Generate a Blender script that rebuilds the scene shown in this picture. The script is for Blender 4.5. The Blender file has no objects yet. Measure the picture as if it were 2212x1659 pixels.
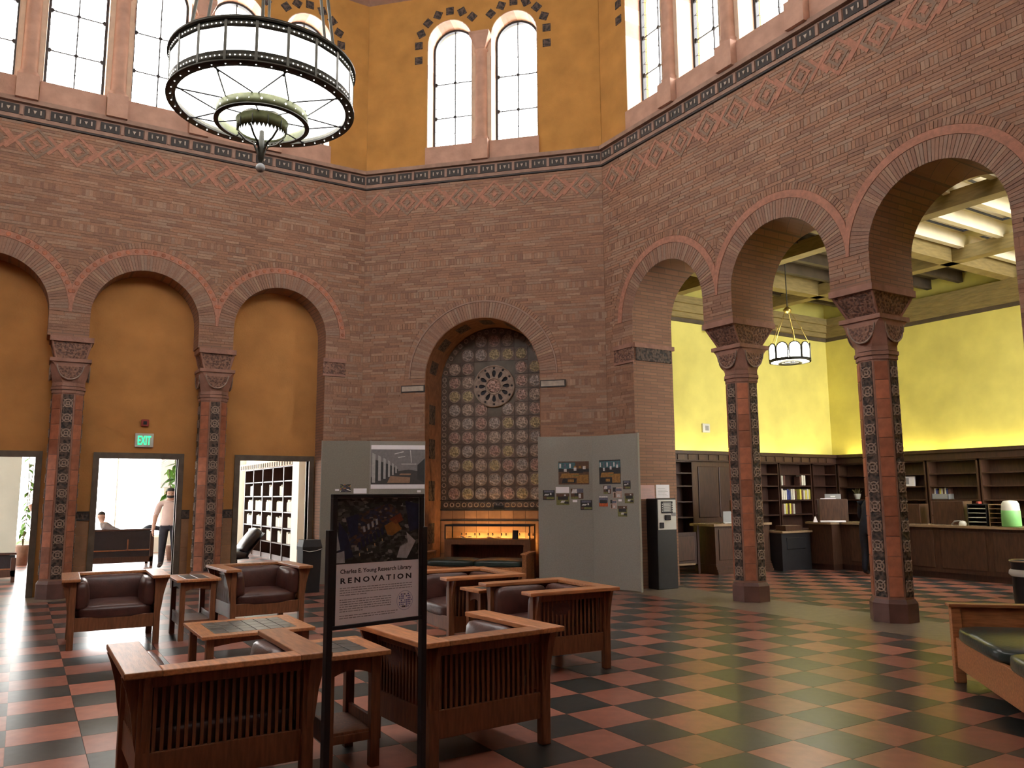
import bpy, bmesh, math, random
from math import pi, sin, cos, tan, atan2, radians as R, hypot, sqrt
from mathutils import Vector, Matrix, geometry

random.seed(7)
SC = bpy.context.scene
COL = SC.collection

# ------------------------------------------------------------------ camera, sky, exposure
# The plan is drawn in floor-tile units (one tile 0.4572 units); the last lines of the script
# bring everything to metres with METRE.  x runs along the wall on the left, y along the wall on the right.
METRE = 0.92
EYE = 1.667
FOC, PITCH, ROLL, GRID = 1722.08, 0.1378, -0.0063, 1.0223
cam = bpy.data.objects.new('camera', bpy.data.cameras.new('camera'))
COL.objects.link(cam)
cam.data.sensor_fit = 'HORIZONTAL'
cam.data.sensor_width = 36.0
cam.data.lens = FOC / 2212.0 * 36.0
cam.data.clip_end = 300
_f = Vector((cos(GRID) * cos(PITCH), sin(GRID) * cos(PITCH), sin(PITCH)))
_r = Vector((sin(GRID), -cos(GRID), 0))
_u = _r.cross(_f)
_rm = Matrix((_r, _u, -_f)).transposed() @ Matrix.Rotation(ROLL, 3, 'Z')
cam.matrix_world = Matrix.Translation((0, 0, EYE)) @ _rm.to_4x4()
SC.camera = cam

world = bpy.data.worlds.new('sky')
SC.world = world
world.use_nodes = True
_bg = world.node_tree.nodes['Background']
_bg.inputs[0].default_value = (1.0, 0.975, 0.94, 1)
_bg.inputs[1].default_value = 11.0

SC.view_settings.view_transform = 'Standard'
SC.view_settings.look = 'None'
SC.view_settings.exposure = 0.65
SC.view_settings.gamma = 1.0
SC.view_settings.use_curve_mapping = False
SC.cycles.use_denoising = True
SC.cycles.use_adaptive_sampling = True
SC.cycles.adaptive_threshold = 0.02
SC.cycles.max_bounces = 8
SC.cycles.diffuse_bounces = 5
SC.cycles.glossy_bounces = 4
SC.cycles.transparent_max_bounces = 12
SC.cycles.sample_clamp_indirect = 6.0
SC.cycles.caustics_reflective = False
SC.cycles.caustics_refractive = False

# ------------------------------------------------------------------ small helpers
def ray(px, py):
    a, b = px - 1106.0, py - 829.5
    c, s = cos(ROLL), sin(ROLL)
    qx, qy = c * a + s * b, -s * a + c * b
    return _f + _r * (qx / FOC) - _u * (qy / FOC)

def pix_z(px, py, z=0.0):
    d = ray(px, py); t = (z - EYE) / d.z
    return Vector((d.x * t, d.y * t, z))

def pix_x(px, py, x):
    d = ray(px, py); t = x / d.x
    return Vector((x, d.y * t, EYE + d.z * t))

def pix_y(px, py, y):
    d = ray(px, py); t = y / d.y
    return Vector((d.x * t, y, EYE + d.z * t))

def pix_plane(px, py, p0, n):
    d = ray(px, py); o = Vector((0, 0, EYE))
    t = (Vector(p0) - o).dot(n) / d.dot(n)
    return o + d * t

def to_pix(p):
    q = Vector(p) - Vector((0, 0, EYE))
    d = q.dot(_f)
    if d < 0.05:
        return None
    a, b = FOC * q.dot(_r) / d, -FOC * q.dot(_u) / d
    c, s = cos(ROLL), sin(ROLL)
    return 1106 + c * a - s * b, 829.5 + s * a + c * b

class MB:
    """collects one mesh; s is the material slot of the next faces"""
    def __init__(self):
        self.v = []; self.f = []; self.m = []; self.s = 0; self.sm = []
        self.smooth = False
    def add(self, vs, fs):
        o = len(self.v)
        self.v += [tuple(p) for p in vs]
        for f in fs:
            self.f.append([i + o for i in f]); self.m.append(self.s); self.sm.append(self.smooth)
        return self
    def box(self, x0, x1, y0, y1, z0, z1, M=None):
        vs = [Vector(p) for p in ((x0,y0,z0),(x1,y0,z0),(x1,y1,z0),(x0,y1,z0),(x0,y0,z1),(x1,y0,z1),(x1,y1,z1),(x0,y1,z1))]
        if M is not None: vs = [M @ p for p in vs]
        return self.add(vs, [(3,2,1,0),(4,5,6,7),(0,1,5,4),(1,2,6,5),(2,3,7,6),(3,0,4,7)])
    def bevbox(self, x0, x1, y0, y1, z0, z1, b=0.01):
        bm = bmesh.new()
        bmesh.ops.create_cube(bm, size=1)
        for v in bm.verts:
            v.co = Vector((x0 if v.co.x < 0 else x1, y0 if v.co.y < 0 else y1, z0 if v.co.z < 0 else z1))
        bmesh.ops.bevel(bm, geom=bm.edges[:], offset=b, segments=2, affect='EDGES', profile=0.5)
        bm.verts.ensure_lookup_table()
        for i, v in enumerate(bm.verts): v.index = i
        self.add([v.co.copy() for v in bm.verts], [[v.index for v in f.verts] for f in bm.faces])
        bm.free()
        return self
    def loft(self, rings, cap0=True, cap1=True, close=True):
        n = len(rings[0]); vs = []; fs = []
        for r in rings: vs += list(r)
        for k in range(len(rings) - 1):
            for i in range(n if close else n - 1):
                j = (i + 1) % n
                fs.append((k*n+i, k*n+j, (k+1)*n+j, (k+1)*n+i))
        if cap0: fs.append(tuple(reversed(range(n))))
        if cap1: fs.append(tuple((len(rings)-1)*n + i for i in range(n)))
        return self.add(vs, fs)
    def lathe(self, prof, n=24, cx=0, cy=0, cap0=False, cap1=False):
        return self.loft([[(cx + r*cos(2*pi*i/n), cy + r*sin(2*pi*i/n), z) for i in range(n)] for r, z in prof], cap0, cap1)
    def ngon(self, r, z0, z1, n=8, rot=pi/8, cx=0, cy=0, r1=None):
        r1 = r if r1 is None else r1
        return self.loft([[(cx + q*cos(rot+2*pi*i/n), cy + q*sin(rot+2*pi*i/n), z) for i in range(n)] for q, z in ((r, z0), (r1, z1))])
    def tube(self, path, r, n=8):
        path = [Vector(p) for p in path]; rings = []
        for i, p in enumerate(path):
            t = (path[min(i+1, len(path)-1)] - path[max(i-1, 0)])
            t = t.normalized() if t.length > 1e-9 else Vector((0,0,1))
            a = Vector((0,0,1)) if abs(t.z) < 0.9 else Vector((1,0,0))
            x = t.cross(a).normalized(); y = t.cross(x)
            q = r[i] if isinstance(r, (list, tuple)) else r
            rings.append([p + x*(q*cos(2*pi*k/n)) + y*(q*sin(2*pi*k/n)) for k in range(n)])
        return self.loft(rings)
    def torus(self, R0, r, n=24, m=8, z=0, M=None):
        rings = []
        for i in range(n):
            a = 2*pi*i/n
            rings.append([Vector(((R0 + r*cos(2*pi*k/m))*cos(a), (R0 + r*cos(2*pi*k/m))*sin(a), z + r*sin(2*pi*k/m))) for k in range(m)])
        if M is not None: rings = [[M @ p for p in q] for q in rings]
        rings.append(rings[0])
        return self.loft(rings, False, False)
    def plate(self, loops, y0, y1, back=True, mitre=None):
        """polygon with holes in (x, z), from depth y0 to y1"""
        flat = [p for l in loops for p in l]
        tris = geometry.tessellate_polygon([[Vector((p[0], p[1], 0)) for p in l] for l in loops])
        def mx(x, y):
            if mitre and abs(abs(x) - mitre) < 1e-4: return x + (0.41421 * y if x > 0 else -0.41421 * y)
            return x
        n = len(flat)
        vs = [(mx(p[0], y0), y0, p[1]) for p in flat] + [(mx(p[0], y1), y1, p[1]) for p in flat]
        fs = []
        for t in tris:
            a, b, c = [flat[i] for i in t]
            if (b[0]-a[0])*(c[1]-a[1]) - (b[1]-a[1])*(c[0]-a[0]) < 0: t = (t[0], t[2], t[1])
            fs.append(tuple(t))
            if back: fs.append((t[2]+n, t[1]+n, t[0]+n))
        o = 0
        for k, l in enumerate(loops):
            ar = sum(l[i][0]*l[(i+1) % len(l)][1] - l[(i+1) % len(l)][0]*l[i][1] for i in range(len(l)))
            ccw = (ar > 0)
            if k: ccw = not ccw
            for i in range(len(l)):
                a, b = o + i, o + (i+1) % len(l)
                fs.append((b, a, a+n, b+n) if ccw else (a, b, b+n, a+n))
            o += len(l)
        return self.add(vs, fs)
    def mesh(self, name, recalc=False):
        me = bpy.data.meshes.new(name)
        me.from_pydata(self.v, [], self.f)
        me.polygons.foreach_set('material_index', self.m)
        me.polygons.foreach_set('use_smooth', self.sm)
        if recalc:
            bm = bmesh.new(); bm.from_mesh(me)
            bmesh.ops.recalc_face_normals(bm, faces=bm.faces[:])
            bm.to_mesh(me); bm.free()
        me.update()
        return me

def props(o, label=None, cat=None, group=None, kind=None):
    if label: o['label'] = label
    if cat: o['category'] = cat
    if group: o['group'] = group
    if kind: o['kind'] = kind
    return o

def link(name, data, parent=None, M=None):
    o = bpy.data.objects.new(name, data)
    COL.objects.link(o)
    if parent is not None: o.parent = parent
    if M is not None:
        o.matrix_local = M if isinstance(M, Matrix) else Matrix.Translation(M)
    return o

def ob(name, mb, mats, parent=None, M=None, recalc=True, label=None, cat=None, group=None, kind=None):
    me = mb.mesh(name, recalc) if isinstance(mb, MB) else mb
    if mats is not None and not me.materials:
        for m in (mats if isinstance(mats, (list, tuple)) else [mats]): me.materials.append(m)
    return props(link(name, me, parent, M), label, cat, group, kind)

def root(name, M=None, label=None, cat=None, group=None, kind=None):
    o = bpy.data.objects.new(name, None); COL.objects.link(o)
    o.empty_display_size = 0.1
    if M is not None: o.matrix_local = M if isinstance(M, Matrix) else Matrix.Translation(M)
    return props(o, label, cat, group, kind)

def copy_tree(o, parent=None, M=None):
    c = o.copy(); COL.objects.link(c); c.parent = parent
    if M is not None: c.matrix_local = M
    for ch in o.children: copy_tree(ch, c)
    return c

def T(x, y, z=0, rz=0):
    return Matrix.Translation((x, y, z)) @ Matrix.Rotation(rz, 4, 'Z')

def arc(cx, cz, r, a0, a1, n):
    return [(cx + r*cos(a0 + (a1-a0)*i/n), cz + r*sin(a0 + (a1-a0)*i/n)) for i in range(n+1)]

def arch_loop(cx, hw, z0, zs, n=24):
    """round-headed opening, counter clockwise"""
    return [(cx-hw, z0), (cx+hw, z0)] + arc(cx, zs, hw, 0, pi, n)

def text_mesh(body, size, depth=0.0, align='LEFT', space=1.0, bold=0.0):
    cu = bpy.data.curves.new('lettering', 'FONT')
    cu.body = body; cu.size = size; cu.extrude = depth; cu.align_x = align
    cu.space_character = space; cu.offset = bold
    cu.resolution_u = 2
    o = bpy.data.objects.new('lettering', cu); COL.objects.link(o)
    dg = bpy.context.evaluated_depsgraph_get()
    me = bpy.data.meshes.new_from_object(o.evaluated_get(dg))
    bpy.data.objects.remove(o); bpy.data.curves.remove(cu)
    return me

# ------------------------------------------------------------------ materials
MAT = {}
def nodes_of(name):
    m = bpy.data.materials.new(name); m.use_nodes = True
    nt = m.node_tree
    return m, nt, nt.nodes['Principled BSDF']

def ramp(nt, fac, stops):
    r = nt.nodes.new('ShaderNodeValToRGB')
    e = r.color_ramp.elements
    while len(e) < len(stops): e.new(0.5)
    for q, (p, c) in zip(e, stops):
        q.position = p; q.color = (*c, 1)
    nt.links.new(fac, r.inputs[0])
    return r.outputs[0]

def noise(nt, scale, detail=4, vec=None, stretch=None):
    tc = nt.nodes.new('ShaderNodeTexCoord')
    n = nt.nodes.new('ShaderNodeTexNoise'); n.inputs['Scale'].default_value = scale; n.inputs['Detail'].default_value = detail
    src = tc.outputs['Object'] if vec is None else vec
    if stretch:
        mp = nt.nodes.new('ShaderNodeMapping'); mp.inputs['Scale'].default_value = stretch
        nt.links.new(src, mp.inputs[0]); src = mp.outputs[0]
    nt.links.new(src, n.inputs['Vector'])
    return n.outputs['Fac']

def bump(nt, bs, h, strength=0.3, dist=0.02):
    b = nt.nodes.new('ShaderNodeBump'); b.inputs['Strength'].default_value = strength; b.inputs['Distance'].default_value = dist
    nt.links.new(h, b.inputs['Height']); nt.links.new(b.outputs[0], bs.inputs['Normal'])

def mul(c, k): return tuple(min(1, x*k) for x in c)

def mat(name, col, rough=0.6, var=0.25, scale=6, bmp=0.0, metal=0.0, spec=0.5, coat=0.0, stretch=None, rnd=False, col2=None, bscale=None):
    """plain procedural material: noise-mottled colour, optional per-object variation and fine relief"""
    m, nt, bs = nodes_of(name)
    c0, c1 = (mul(col, 1-var), mul(col, 1+var)) if col2 is None else (col, col2)
    fac = noise(nt, scale, 4, None, stretch)
    out = ramp(nt, fac, [(0.3, c0), (0.7, c1)])
    if rnd:
        oi = nt.nodes.new('ShaderNodeObjectInfo')
        hs = nt.nodes.new('ShaderNodeHueSaturation')
        mr = nt.nodes.new('ShaderNodeMapRange'); mr.inputs[3].default_value = 0.72; mr.inputs[4].default_value = 1.28
        nt.links.new(oi.outputs['Random'], mr.inputs[0]); nt.links.new(mr.outputs[0], hs.inputs['Value'])
        nt.links.new(out, hs.inputs['Color']); out = hs.outputs[0]
    nt.links.new(out, bs.inputs['Base Color'])
    bs.inputs['Roughness'].default_value = rough
    bs.inputs['Metallic'].default_value = metal
    bs.inputs['Specular IOR Level'].default_value = spec
    bs.inputs['Coat Weight'].default_value = coat
    bs.inputs['Coat Roughness'].default_value = 0.12
    if bmp: bump(nt, bs, noise(nt, bscale or scale*5, 5, None, stretch), bmp, 0.02)
    MAT[name] = m
    return m

def island_mat(name, stops, rough=0.8, bmp=0.3):
    """each loose brick of a mesh takes its own colour"""
    m, nt, bs = nodes_of(name)
    g = nt.nodes.new('ShaderNodeNewGeometry')
    c = ramp(nt, g.outputs['Random Per Island'], stops)
    mx = nt.nodes.new('ShaderNodeMix'); mx.data_type = 'RGBA'; mx.blend_type = 'MULTIPLY'; mx.inputs[0].default_value = 0.5
    nt.links.new(c, mx.inputs[6]); nt.links.new(ramp(nt, noise(nt, 25), [(0.25, (0.6,0.55,0.55)), (0.7, (1,1,1))]), mx.inputs[7])
    nt.links.new(mx.outputs[2], bs.inputs['Base Color'])
    bs.inputs['Roughness'].default_value = rough
    bump(nt, bs, noise(nt, 60), bmp, 0.01)
    MAT[name] = m
    return m

def brick_mat(name, c1, c2, mortar, bw=0.3, bh=0.052):
    """far or raking brickwork (soffits, jambs, backs)"""
    m, nt, bs = nodes_of(name)
    tc = nt.nodes.new('ShaderNodeTexCoord'); sp = nt.nodes.new('ShaderNodeSeparateXYZ')
    nt.links.new(tc.outputs['Object'], sp.inputs[0])
    ad = nt.nodes.new('ShaderNodeMath'); ad.operation = 'ADD'
    nt.links.new(sp.outputs[0], ad.inputs[0]); nt.links.new(sp.outputs[1], ad.inputs[1])
    cb = nt.nodes.new('ShaderNodeCombineXYZ')
    nt.links.new(ad.outputs[0], cb.inputs[0]); nt.links.new(sp.outputs[2], cb.inputs[1])
    b = nt.nodes.new('ShaderNodeTexBrick')
    b.inputs['Scale'].default_value = 1.0; b.inputs['Brick Width'].default_value = bw; b.inputs['Row Height'].default_value = bh
    b.inputs['Mortar Size'].default_value = 0.006; b.inputs['Bias'].default_value = -0.1
    b.inputs['Color1'].default_value = (*c1, 1); b.inputs['Color2'].default_value = (*c2, 1); b.inputs['Mortar'].default_value = (*mortar, 1)
    nt.links.new(cb.outputs[0], b.inputs['Vector'])
    nt.links.new(b.outputs['Color'], bs.inputs['Base Color'])
    bs.inputs['Roughness'].default_value = 0.85
    bump(nt, bs, b.outputs['Fac'], -0.4, 0.01)
    MAT[name] = m
    return m

def emis(name, col, strength):
    m, nt, bs = nodes_of(name)
    bs.inputs['Base Color'].default_value = (*mul(col, 0.8), 1)
    bs.inputs['Emission Color'].default_value = (*col, 1)
    bs.inputs['Emission Strength'].default_value = strength
    MAT[name] = m
    return m

def glass(name, tint=(1,1,1), refl=0.08, rough=0.03):
    m = bpy.data.materials.new(name); m.use_nodes = True
    nt = m.node_tree; nt.nodes.remove(nt.nodes['Principled BSDF'])
    t = nt.nodes.new('ShaderNodeBsdfTransparent'); t.inputs[0].default_value = (*tint, 1)
    g = nt.nodes.new('ShaderNodeBsdfGlossy'); g.inputs['Roughness'].default_value = rough
    fr = nt.nodes.new('ShaderNodeFresnel'); fr.inputs[0].default_value = 1.45
    mx = nt.nodes.new('ShaderNodeMixShader')
    nt.links.new(fr.outputs[0], mx.inputs[0]); nt.links.new(t.outputs[0], mx.inputs[1]); nt.links.new(g.outputs[0], mx.inputs[2])
    nt.links.new(mx.outputs[0], nt.nodes['Material Output'].inputs[0])
    MAT[name] = m
    return m

def carved(name, col, dark, scale=18, rough=0.75):
    """carved foliage: relief, with a darker colour in the hollows"""
    m, nt, bs = nodes_of(name)
    tc = nt.nodes.new('ShaderNodeTexCoord')
    v = nt.nodes.new('ShaderNodeTexVoronoi'); v.inputs['Scale'].default_value = scale; v.feature = 'SMOOTH_F1'
    n = nt.nodes.new('ShaderNodeTexNoise'); n.inputs['Scale'].default_value = scale*0.6; n.inputs['Distortion'].default_value = 1.5
    nt.links.new(tc.outputs['Object'], v.inputs['Vector']); nt.links.new(tc.outputs['Object'], n.inputs['Vector'])
    mt = nt.nodes.new('ShaderNodeMath'); mt.operation = 'MULTIPLY'
    nt.links.new(v.outputs['Distance'], mt.inputs[0]); nt.links.new(n.outputs['Fac'], mt.inputs[1])
    c = ramp(nt, mt.outputs[0], [(0.12, dark), (0.28, col)])
    nt.links.new(c, bs.inputs['Base Color']); bs.inputs['Roughness'].default_value = rough
    bump(nt, bs, mt.outputs[0], 0.9, 0.05)
    MAT[name] = m
    return m

BR = [(0.0, (0.26, 0.145, 0.10)), (0.3, (0.33, 0.185, 0.12)), (0.6, (0.39, 0.21, 0.13)), (0.85, (0.345, 0.235, 0.17)), (1.0, (0.45, 0.285, 0.19))]
island_mat('brick', BR)
island_mat('arch_brick', [(0, (0.27, 0.155, 0.11)), (0.4, (0.35, 0.20, 0.135)), (0.75, (0.32, 0.22, 0.165)), (1, (0.44, 0.29, 0.19))])
mat('mortar', (0.15, 0.10, 0.075), 0.95, 0.2, 30)
brick_mat('brickwork', (0.27, 0.145, 0.095), (0.35, 0.19, 0.12), (0.19, 0.125, 0.09))
mat('terracotta', (0.41, 0.15, 0.08), 0.7, 0.25, 8, 0.15, rnd=True)
mat('pattern_red', (0.42, 0.20, 0.135), 0.8, 0.2, 20, 0.2)
mat('pattern_grey', (0.25, 0.175, 0.13), 0.85, 0.2, 20, 0.2)
mat('ochre_plaster', (0.50, 0.25, 0.062), 0.9, 0.16, 2.2, 0.15, bscale=40)
mat('recess_plaster', (0.50, 0.235, 0.07), 0.9, 0.14, 1.8, 0.15, bscale=40)
mat('yellow_plaster', (0.70, 0.63, 0.17), 0.9, 0.10, 1.6, 0.1, bscale=40)
mat('pink_stone', (0.50, 0.30, 0.22), 0.75, 0.15, 5, 0.15)
mat('cream_stone', (0.68, 0.50, 0.36), 0.75, 0.12, 5, 0.1)
mat('ledge_stone', (0.34, 0.22, 0.17), 0.8, 0.18, 7, 0.15)
mat('frieze_dark', (0.035, 0.03, 0.028), 0.6, 0.3, 12)
mat('frieze_pale', (0.42, 0.36, 0.30), 0.7, 0.2, 12)
mat('lead', (0.03, 0.03, 0.035), 0.5, 0.2, 10, metal=0.4)
carved('carved_stone', (0.28, 0.15, 0.105), (0.12, 0.065, 0.05), 30)
carved('carved_dark', (0.13, 0.09, 0.07), (0.03, 0.024, 0.024), 22)
mat('cap_stone', (0.32, 0.17, 0.125), 0.75, 0.2, 7, 0.2)
mat('medallion', (0.32, 0.24, 0.19), 0.7, 0.3, 14, 0.3)
mat('base_stone', (0.13, 0.06, 0.05), 0.45, 0.25, 6)
mat('green_stone', (0.11, 0.085, 0.06), 0.5, 0.3, 6)
mat('dado_tile', (0.34, 0.18, 0.09), 0.6, 0.2, 5, 0.1, rnd=True)
mat('white_wall', (0.72, 0.70, 0.62), 0.85, 0.05, 3)
mat('grey_green_wall', (0.42, 0.43, 0.36), 0.85, 0.05, 3)
mat('ceiling_dark', (0.10, 0.07, 0.045), 0.8, 0.2, 3)
mat('beam', (0.24, 0.18, 0.07), 0.8, 0.2, 4, stretch=(1, 1, 6))
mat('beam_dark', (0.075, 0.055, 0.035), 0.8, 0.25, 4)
mat('coffer', (0.5, 0.45, 0.30), 0.85, 0.1, 3)
def floor_mat(name, c, rnd=True):
    m = mat(name, c, 0.16, 0.16, 9, 0.0, spec=0.75, rnd=rnd)
    nt = m.node_tree; bs = nt.nodes['Principled BSDF']
    rr = ramp(nt, noise(nt, 14, 5), [(0.3, (0.285,)*3), (0.75, (0.32,)*3)])
    nt.links.new(rr, bs.inputs['Roughness'])
    return m
floor_mat('tile_red', (0.33, 0.125, 0.085))
floor_mat('tile_black', (0.032, 0.037, 0.035))
floor_mat('grout', (0.10, 0.06, 0.05), False)
floor_mat('mosaic', (0.19, 0.15, 0.105), False)
WST = (3, 3, 0.6)
mat('oak', (0.42, 0.175, 0.07), 0.36, 0.28, 7, 0.08, stretch=(8, 1, 8), rnd=True)
mat('oak_dark', (0.17, 0.065, 0.028), 0.42, 0.3, 7, 0.06, stretch=(8, 8, 1))
mat('shelf_wood', (0.042, 0.016, 0.009), 0.45, 0.3, 6, stretch=(6, 6, 1))
mat('counter_wood', (0.065, 0.030, 0.017), 0.4, 0.3, 6, stretch=(6, 6, 1))
mat('counter_top', (0.30, 0.21, 0.13), 0.25, 0.15, 6)
mat('leather', (0.062, 0.022, 0.017), 0.36, 0.3, 9, 0.12, spec=0.6)
mat('leather_green', (0.020, 0.038, 0.034), 0.285, 0.3, 7, 0.12, spec=0.6)
mat('black_leather', (0.012, 0.011, 0.014), 0.32, 0.3, 7, 0.12, spec=0.6)
mat('slate', (0.085, 0.085, 0.075), 0.28, 0.25, 9, 0.05, rnd=True)
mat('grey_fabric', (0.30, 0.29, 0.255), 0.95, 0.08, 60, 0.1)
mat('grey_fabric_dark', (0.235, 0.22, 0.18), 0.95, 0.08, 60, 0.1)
mat('black_metal', (0.012, 0.011, 0.013), 0.5, 0.2, 9)
mat('bronze', (0.045, 0.042, 0.032), 0.45, 0.3, 12, metal=0.6)
mat('bronze_green', (0.14, 0.15, 0.07), 0.5, 0.3, 12, metal=0.3)
mat('brass', (0.35, 0.25, 0.07), 0.35, 0.2, 12, metal=0.9)
mat('paper', (0.88, 0.86, 0.90), 0.85, 0.03, 10)
mat('paper_pink', (0.62, 0.40, 0.37), 0.85, 0.05, 10)
mat('ink', (0.03, 0.028, 0.035), 0.8, 0.1, 10)
mat('ink_grey', (0.33, 0.32, 0.34), 0.85, 0.1, 10)
mat('ink_blue', (0.22, 0.22, 0.42), 0.85, 0.2, 40)
mat('white_plastic', (0.62, 0.62, 0.58), 0.5, 0.05, 5)
mat('grey_plastic', (0.25, 0.25, 0.25), 0.5, 0.1, 5)
mat('red_plastic', (0.28, 0.03, 0.02), 0.5, 0.1, 5)
mat('green_plastic', (0.25, 0.62, 0.22), 0.4, 0.1, 5)
mat('book_white', (0.62, 0.58, 0.48), 0.8, 0.12, 8, rnd=True)
mat('book_yellow', (0.60, 0.52, 0.08), 0.7, 0.1, 8, rnd=True)
mat('book_dark', (0.12, 0.05, 0.035), 0.7, 0.3, 8, rnd=True)
mat('book_blue', (0.05, 0.06, 0.20), 0.7, 0.2, 8, rnd=True)
mat('leaf', (0.16, 0.34, 0.06), 0.45, 0.3, 8, rnd=True)
mat('stem', (0.16, 0.13, 0.05), 0.7, 0.2, 8)
mat('pot', (0.22, 0.12, 0.08), 0.7, 0.2, 8)
mat('skin', (0.42, 0.24, 0.17), 0.55, 0.08, 8)
mat('shirt_pink', (0.52, 0.40, 0.36), 0.9, 0.06, 8)
mat('shirt_grey', (0.16, 0.13, 0.12), 0.9, 0.1, 8)
mat('jeans', (0.02, 0.02, 0.028), 0.9, 0.2, 12)
mat('dark_cloth', (0.012, 0.014, 0.025), 0.9, 0.2, 12)
mat('hair', (0.02, 0.015, 0.012), 0.7, 0.3, 30)
mat('shoe', (0.03, 0.02, 0.018), 0.5, 0.2, 12)
glass('window_glass', (0.98, 0.99, 1.0))
glass('case_glass', (0.96, 0.98, 0.96))
emis('lamp_white', (1.0, 0.97, 0.88), 4.5)
emis('lamp_panel', (1.0, 0.99, 0.96), 3.0)
emis('tube_white', (0.98, 1.0, 0.92), 3.5)
emis('cove_tube', (1.0, 0.84, 0.32), 22.0)
emis('case_lamp', (1.0, 0.60, 0.20), 60.0)
emis('exit_green', (0.03, 0.9, 0.32), 1.2)
mat('niche_brick', (0.27, 0.125, 0.065), 0.8, 0.25, 10, 0.2)
mat('joist_lit', (0.62, 0.55, 0.38), 0.85, 0.08, 3)
emis('lamp_bright', (1.0, 0.97, 0.85), 16.0)
# ------------------------------------------------------------------ the rotunda: a square with cut corners
HALF = 4.125            # half length of the four long walls
DIAG = 2.52             # half length of the four cut corners
CX, CY, APO = 1.73, 7.815, 7.695
def side(theta, d):     # frame of a wall: x to the right as seen from inside, y outwards
    n = Vector((-sin(theta), cos(theta)))
    return T(CX + n.x*d, CY + n.y*d, 0, theta)
DD = 8.354
FL, FB, FR = side(0, APO), side(-pi/4, DD), side(-pi/2, APO)
FN, FSE, FW, FNW, FSW = side(pi, APO), side(-3*pi/4, DD), side(pi/2, APO), side(pi/4, DD), side(3*pi/4, DD)
ARC, RAD, SPR, CAPZ = (-2.43, 0.0, 2.43), 0.90, 4.85, 4.42
ZF, ZU, ZTOP = 8.12, 8.5, 12.7

def arcade_loop():
    p = [(-HALF, 0)]
    for c in ARC:
        a, b = c - RAD, c + RAD
        p.append((a, 0 if c == ARC[0] else CAPZ))
        p += arc(c, SPR, RAD, pi, 0, 28)
        p.append((b, 0 if c == ARC[-1] else CAPZ))
    return p + [(HALF, 0), (HALF, ZF + 0.4), (-HALF, ZF + 0.4)]

def bricks(mb, z0, z1, half, cuts, ch=0.052, y=0.0, band=11):
    """running bond of thin Roman bricks, a soldier band every few courses; cuts(z) gives the blocked intervals"""
    z = z0; k = 0
    while z < z1 - 0.02:
        soldier = (k % band == band - 1)
        h = 0.125 if soldier else ch
        h = min(h, z1 - z)
        iv = [(-half, half)]
        for za in (z + 0.01, z + h - 0.01):
            for a, b in cuts(za):
                iv = [q for s, e in iv for q in ((s, min(e, a)), (max(s, b), e)) if q[1] - q[0] > 0.025]
        for s, e in iv:
            x = s + (0 if s > -half + 1e-6 else 0)
            first = True
            while x < e - 0.01:
                L = 0.058 if soldier else random.uniform(0.24, 0.34)
                if first and not soldier: L *= random.uniform(0.4, 1)
                first = False
                b = min(e, x + L)
                if e - b < 0.03: b = e
                d = random.uniform(0.004, 0.010)
                g = 0.0018 if soldier else 0.0026
                xa, xb, za, zb = x + g, b - g, z + g, z + h - g
                if xb - xa > 0.01:
                    o = [(xa, y, za), (xb, y, za), (xb, y, zb), (xa, y, zb), (xa, y-d, za), (xb, y-d, za), (xb, y-d, zb), (xa, y-d, zb)]
                    mb.add(o, [(4,5,6,7), (0,1,5,4), (1,2,6,5), (2,3,7,6), (3,0,4,7)])
                x = b
        z += h; k += 1

def ring_bricks(mb, c, zs, r0, r1, n, lim=None, proud=0.012, a0=0.0, a1=pi):
    for i in range(n):
        t0, t1 = a0 + (a1-a0)*i/n, a0 + (a1-a0)*(i+1)/n
        m = (t0+t1)/2
        rr = r1
        if lim is not None:
            lo, hi = lim
            xm = c + r1*cos(m)
            if xm > hi or xm < lo:
                rr = min(r1, abs(((hi if xm > hi else lo) - c) / cos(m)))
                if rr < r0 + 0.02: continue
        g = 0.0035
        d = proud + random.uniform(-0.003, 0.003)
        e0, e1 = t0 + g/r1, t1 - g/r1
        q = [(c + r*cos(t), zs + r*sin(t)) for r, t in ((r0, e0), (rr, e0), (rr, e1), (r0, e1))]
        mb.add([(x, 0, z) for x, z in q] + [(x, -d, z) for x, z in q], [(4,5,6,7), (0,1,5,4), (1,2,6,5), (2,3,7,6), (3,0,4,7)])

def ring_band(mb, c, zs, r0, r1, lim=None, proud=0.018, n=48):
    prev = None
    for i in range(n + 1):
        t = pi*i/n
        def cl(r):
            x = c + r*cos(t)
            if lim is not None and (x > lim[1] or x < lim[0]):
                return abs(((lim[1] if x > lim[1] else lim[0]) - c) / cos(t))
            return r
        ra, rb = cl(r0), cl(r1)
        cur = None if rb - ra < 0.01 else [(c + r*cos(t), zs + r*sin(t)) for r in (ra, rb)]
        if prev and cur:
            (ax, az), (bx, bz) = prev; (cx2, cz2), (dx, dz) = cur
            mb.add([(ax, 0, az), (bx, 0, bz), (dx, 0, dz), (cx2, 0, cz2), (ax, -proud, az), (bx, -proud, bz), (dx, -proud, dz), (cx2, -proud, cz2)],
                   [(4,5,6,7), (0,1,5,4), (1,2,6,5), (2,3,7,6), (3,0,4,7)])
        prev = cur

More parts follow.
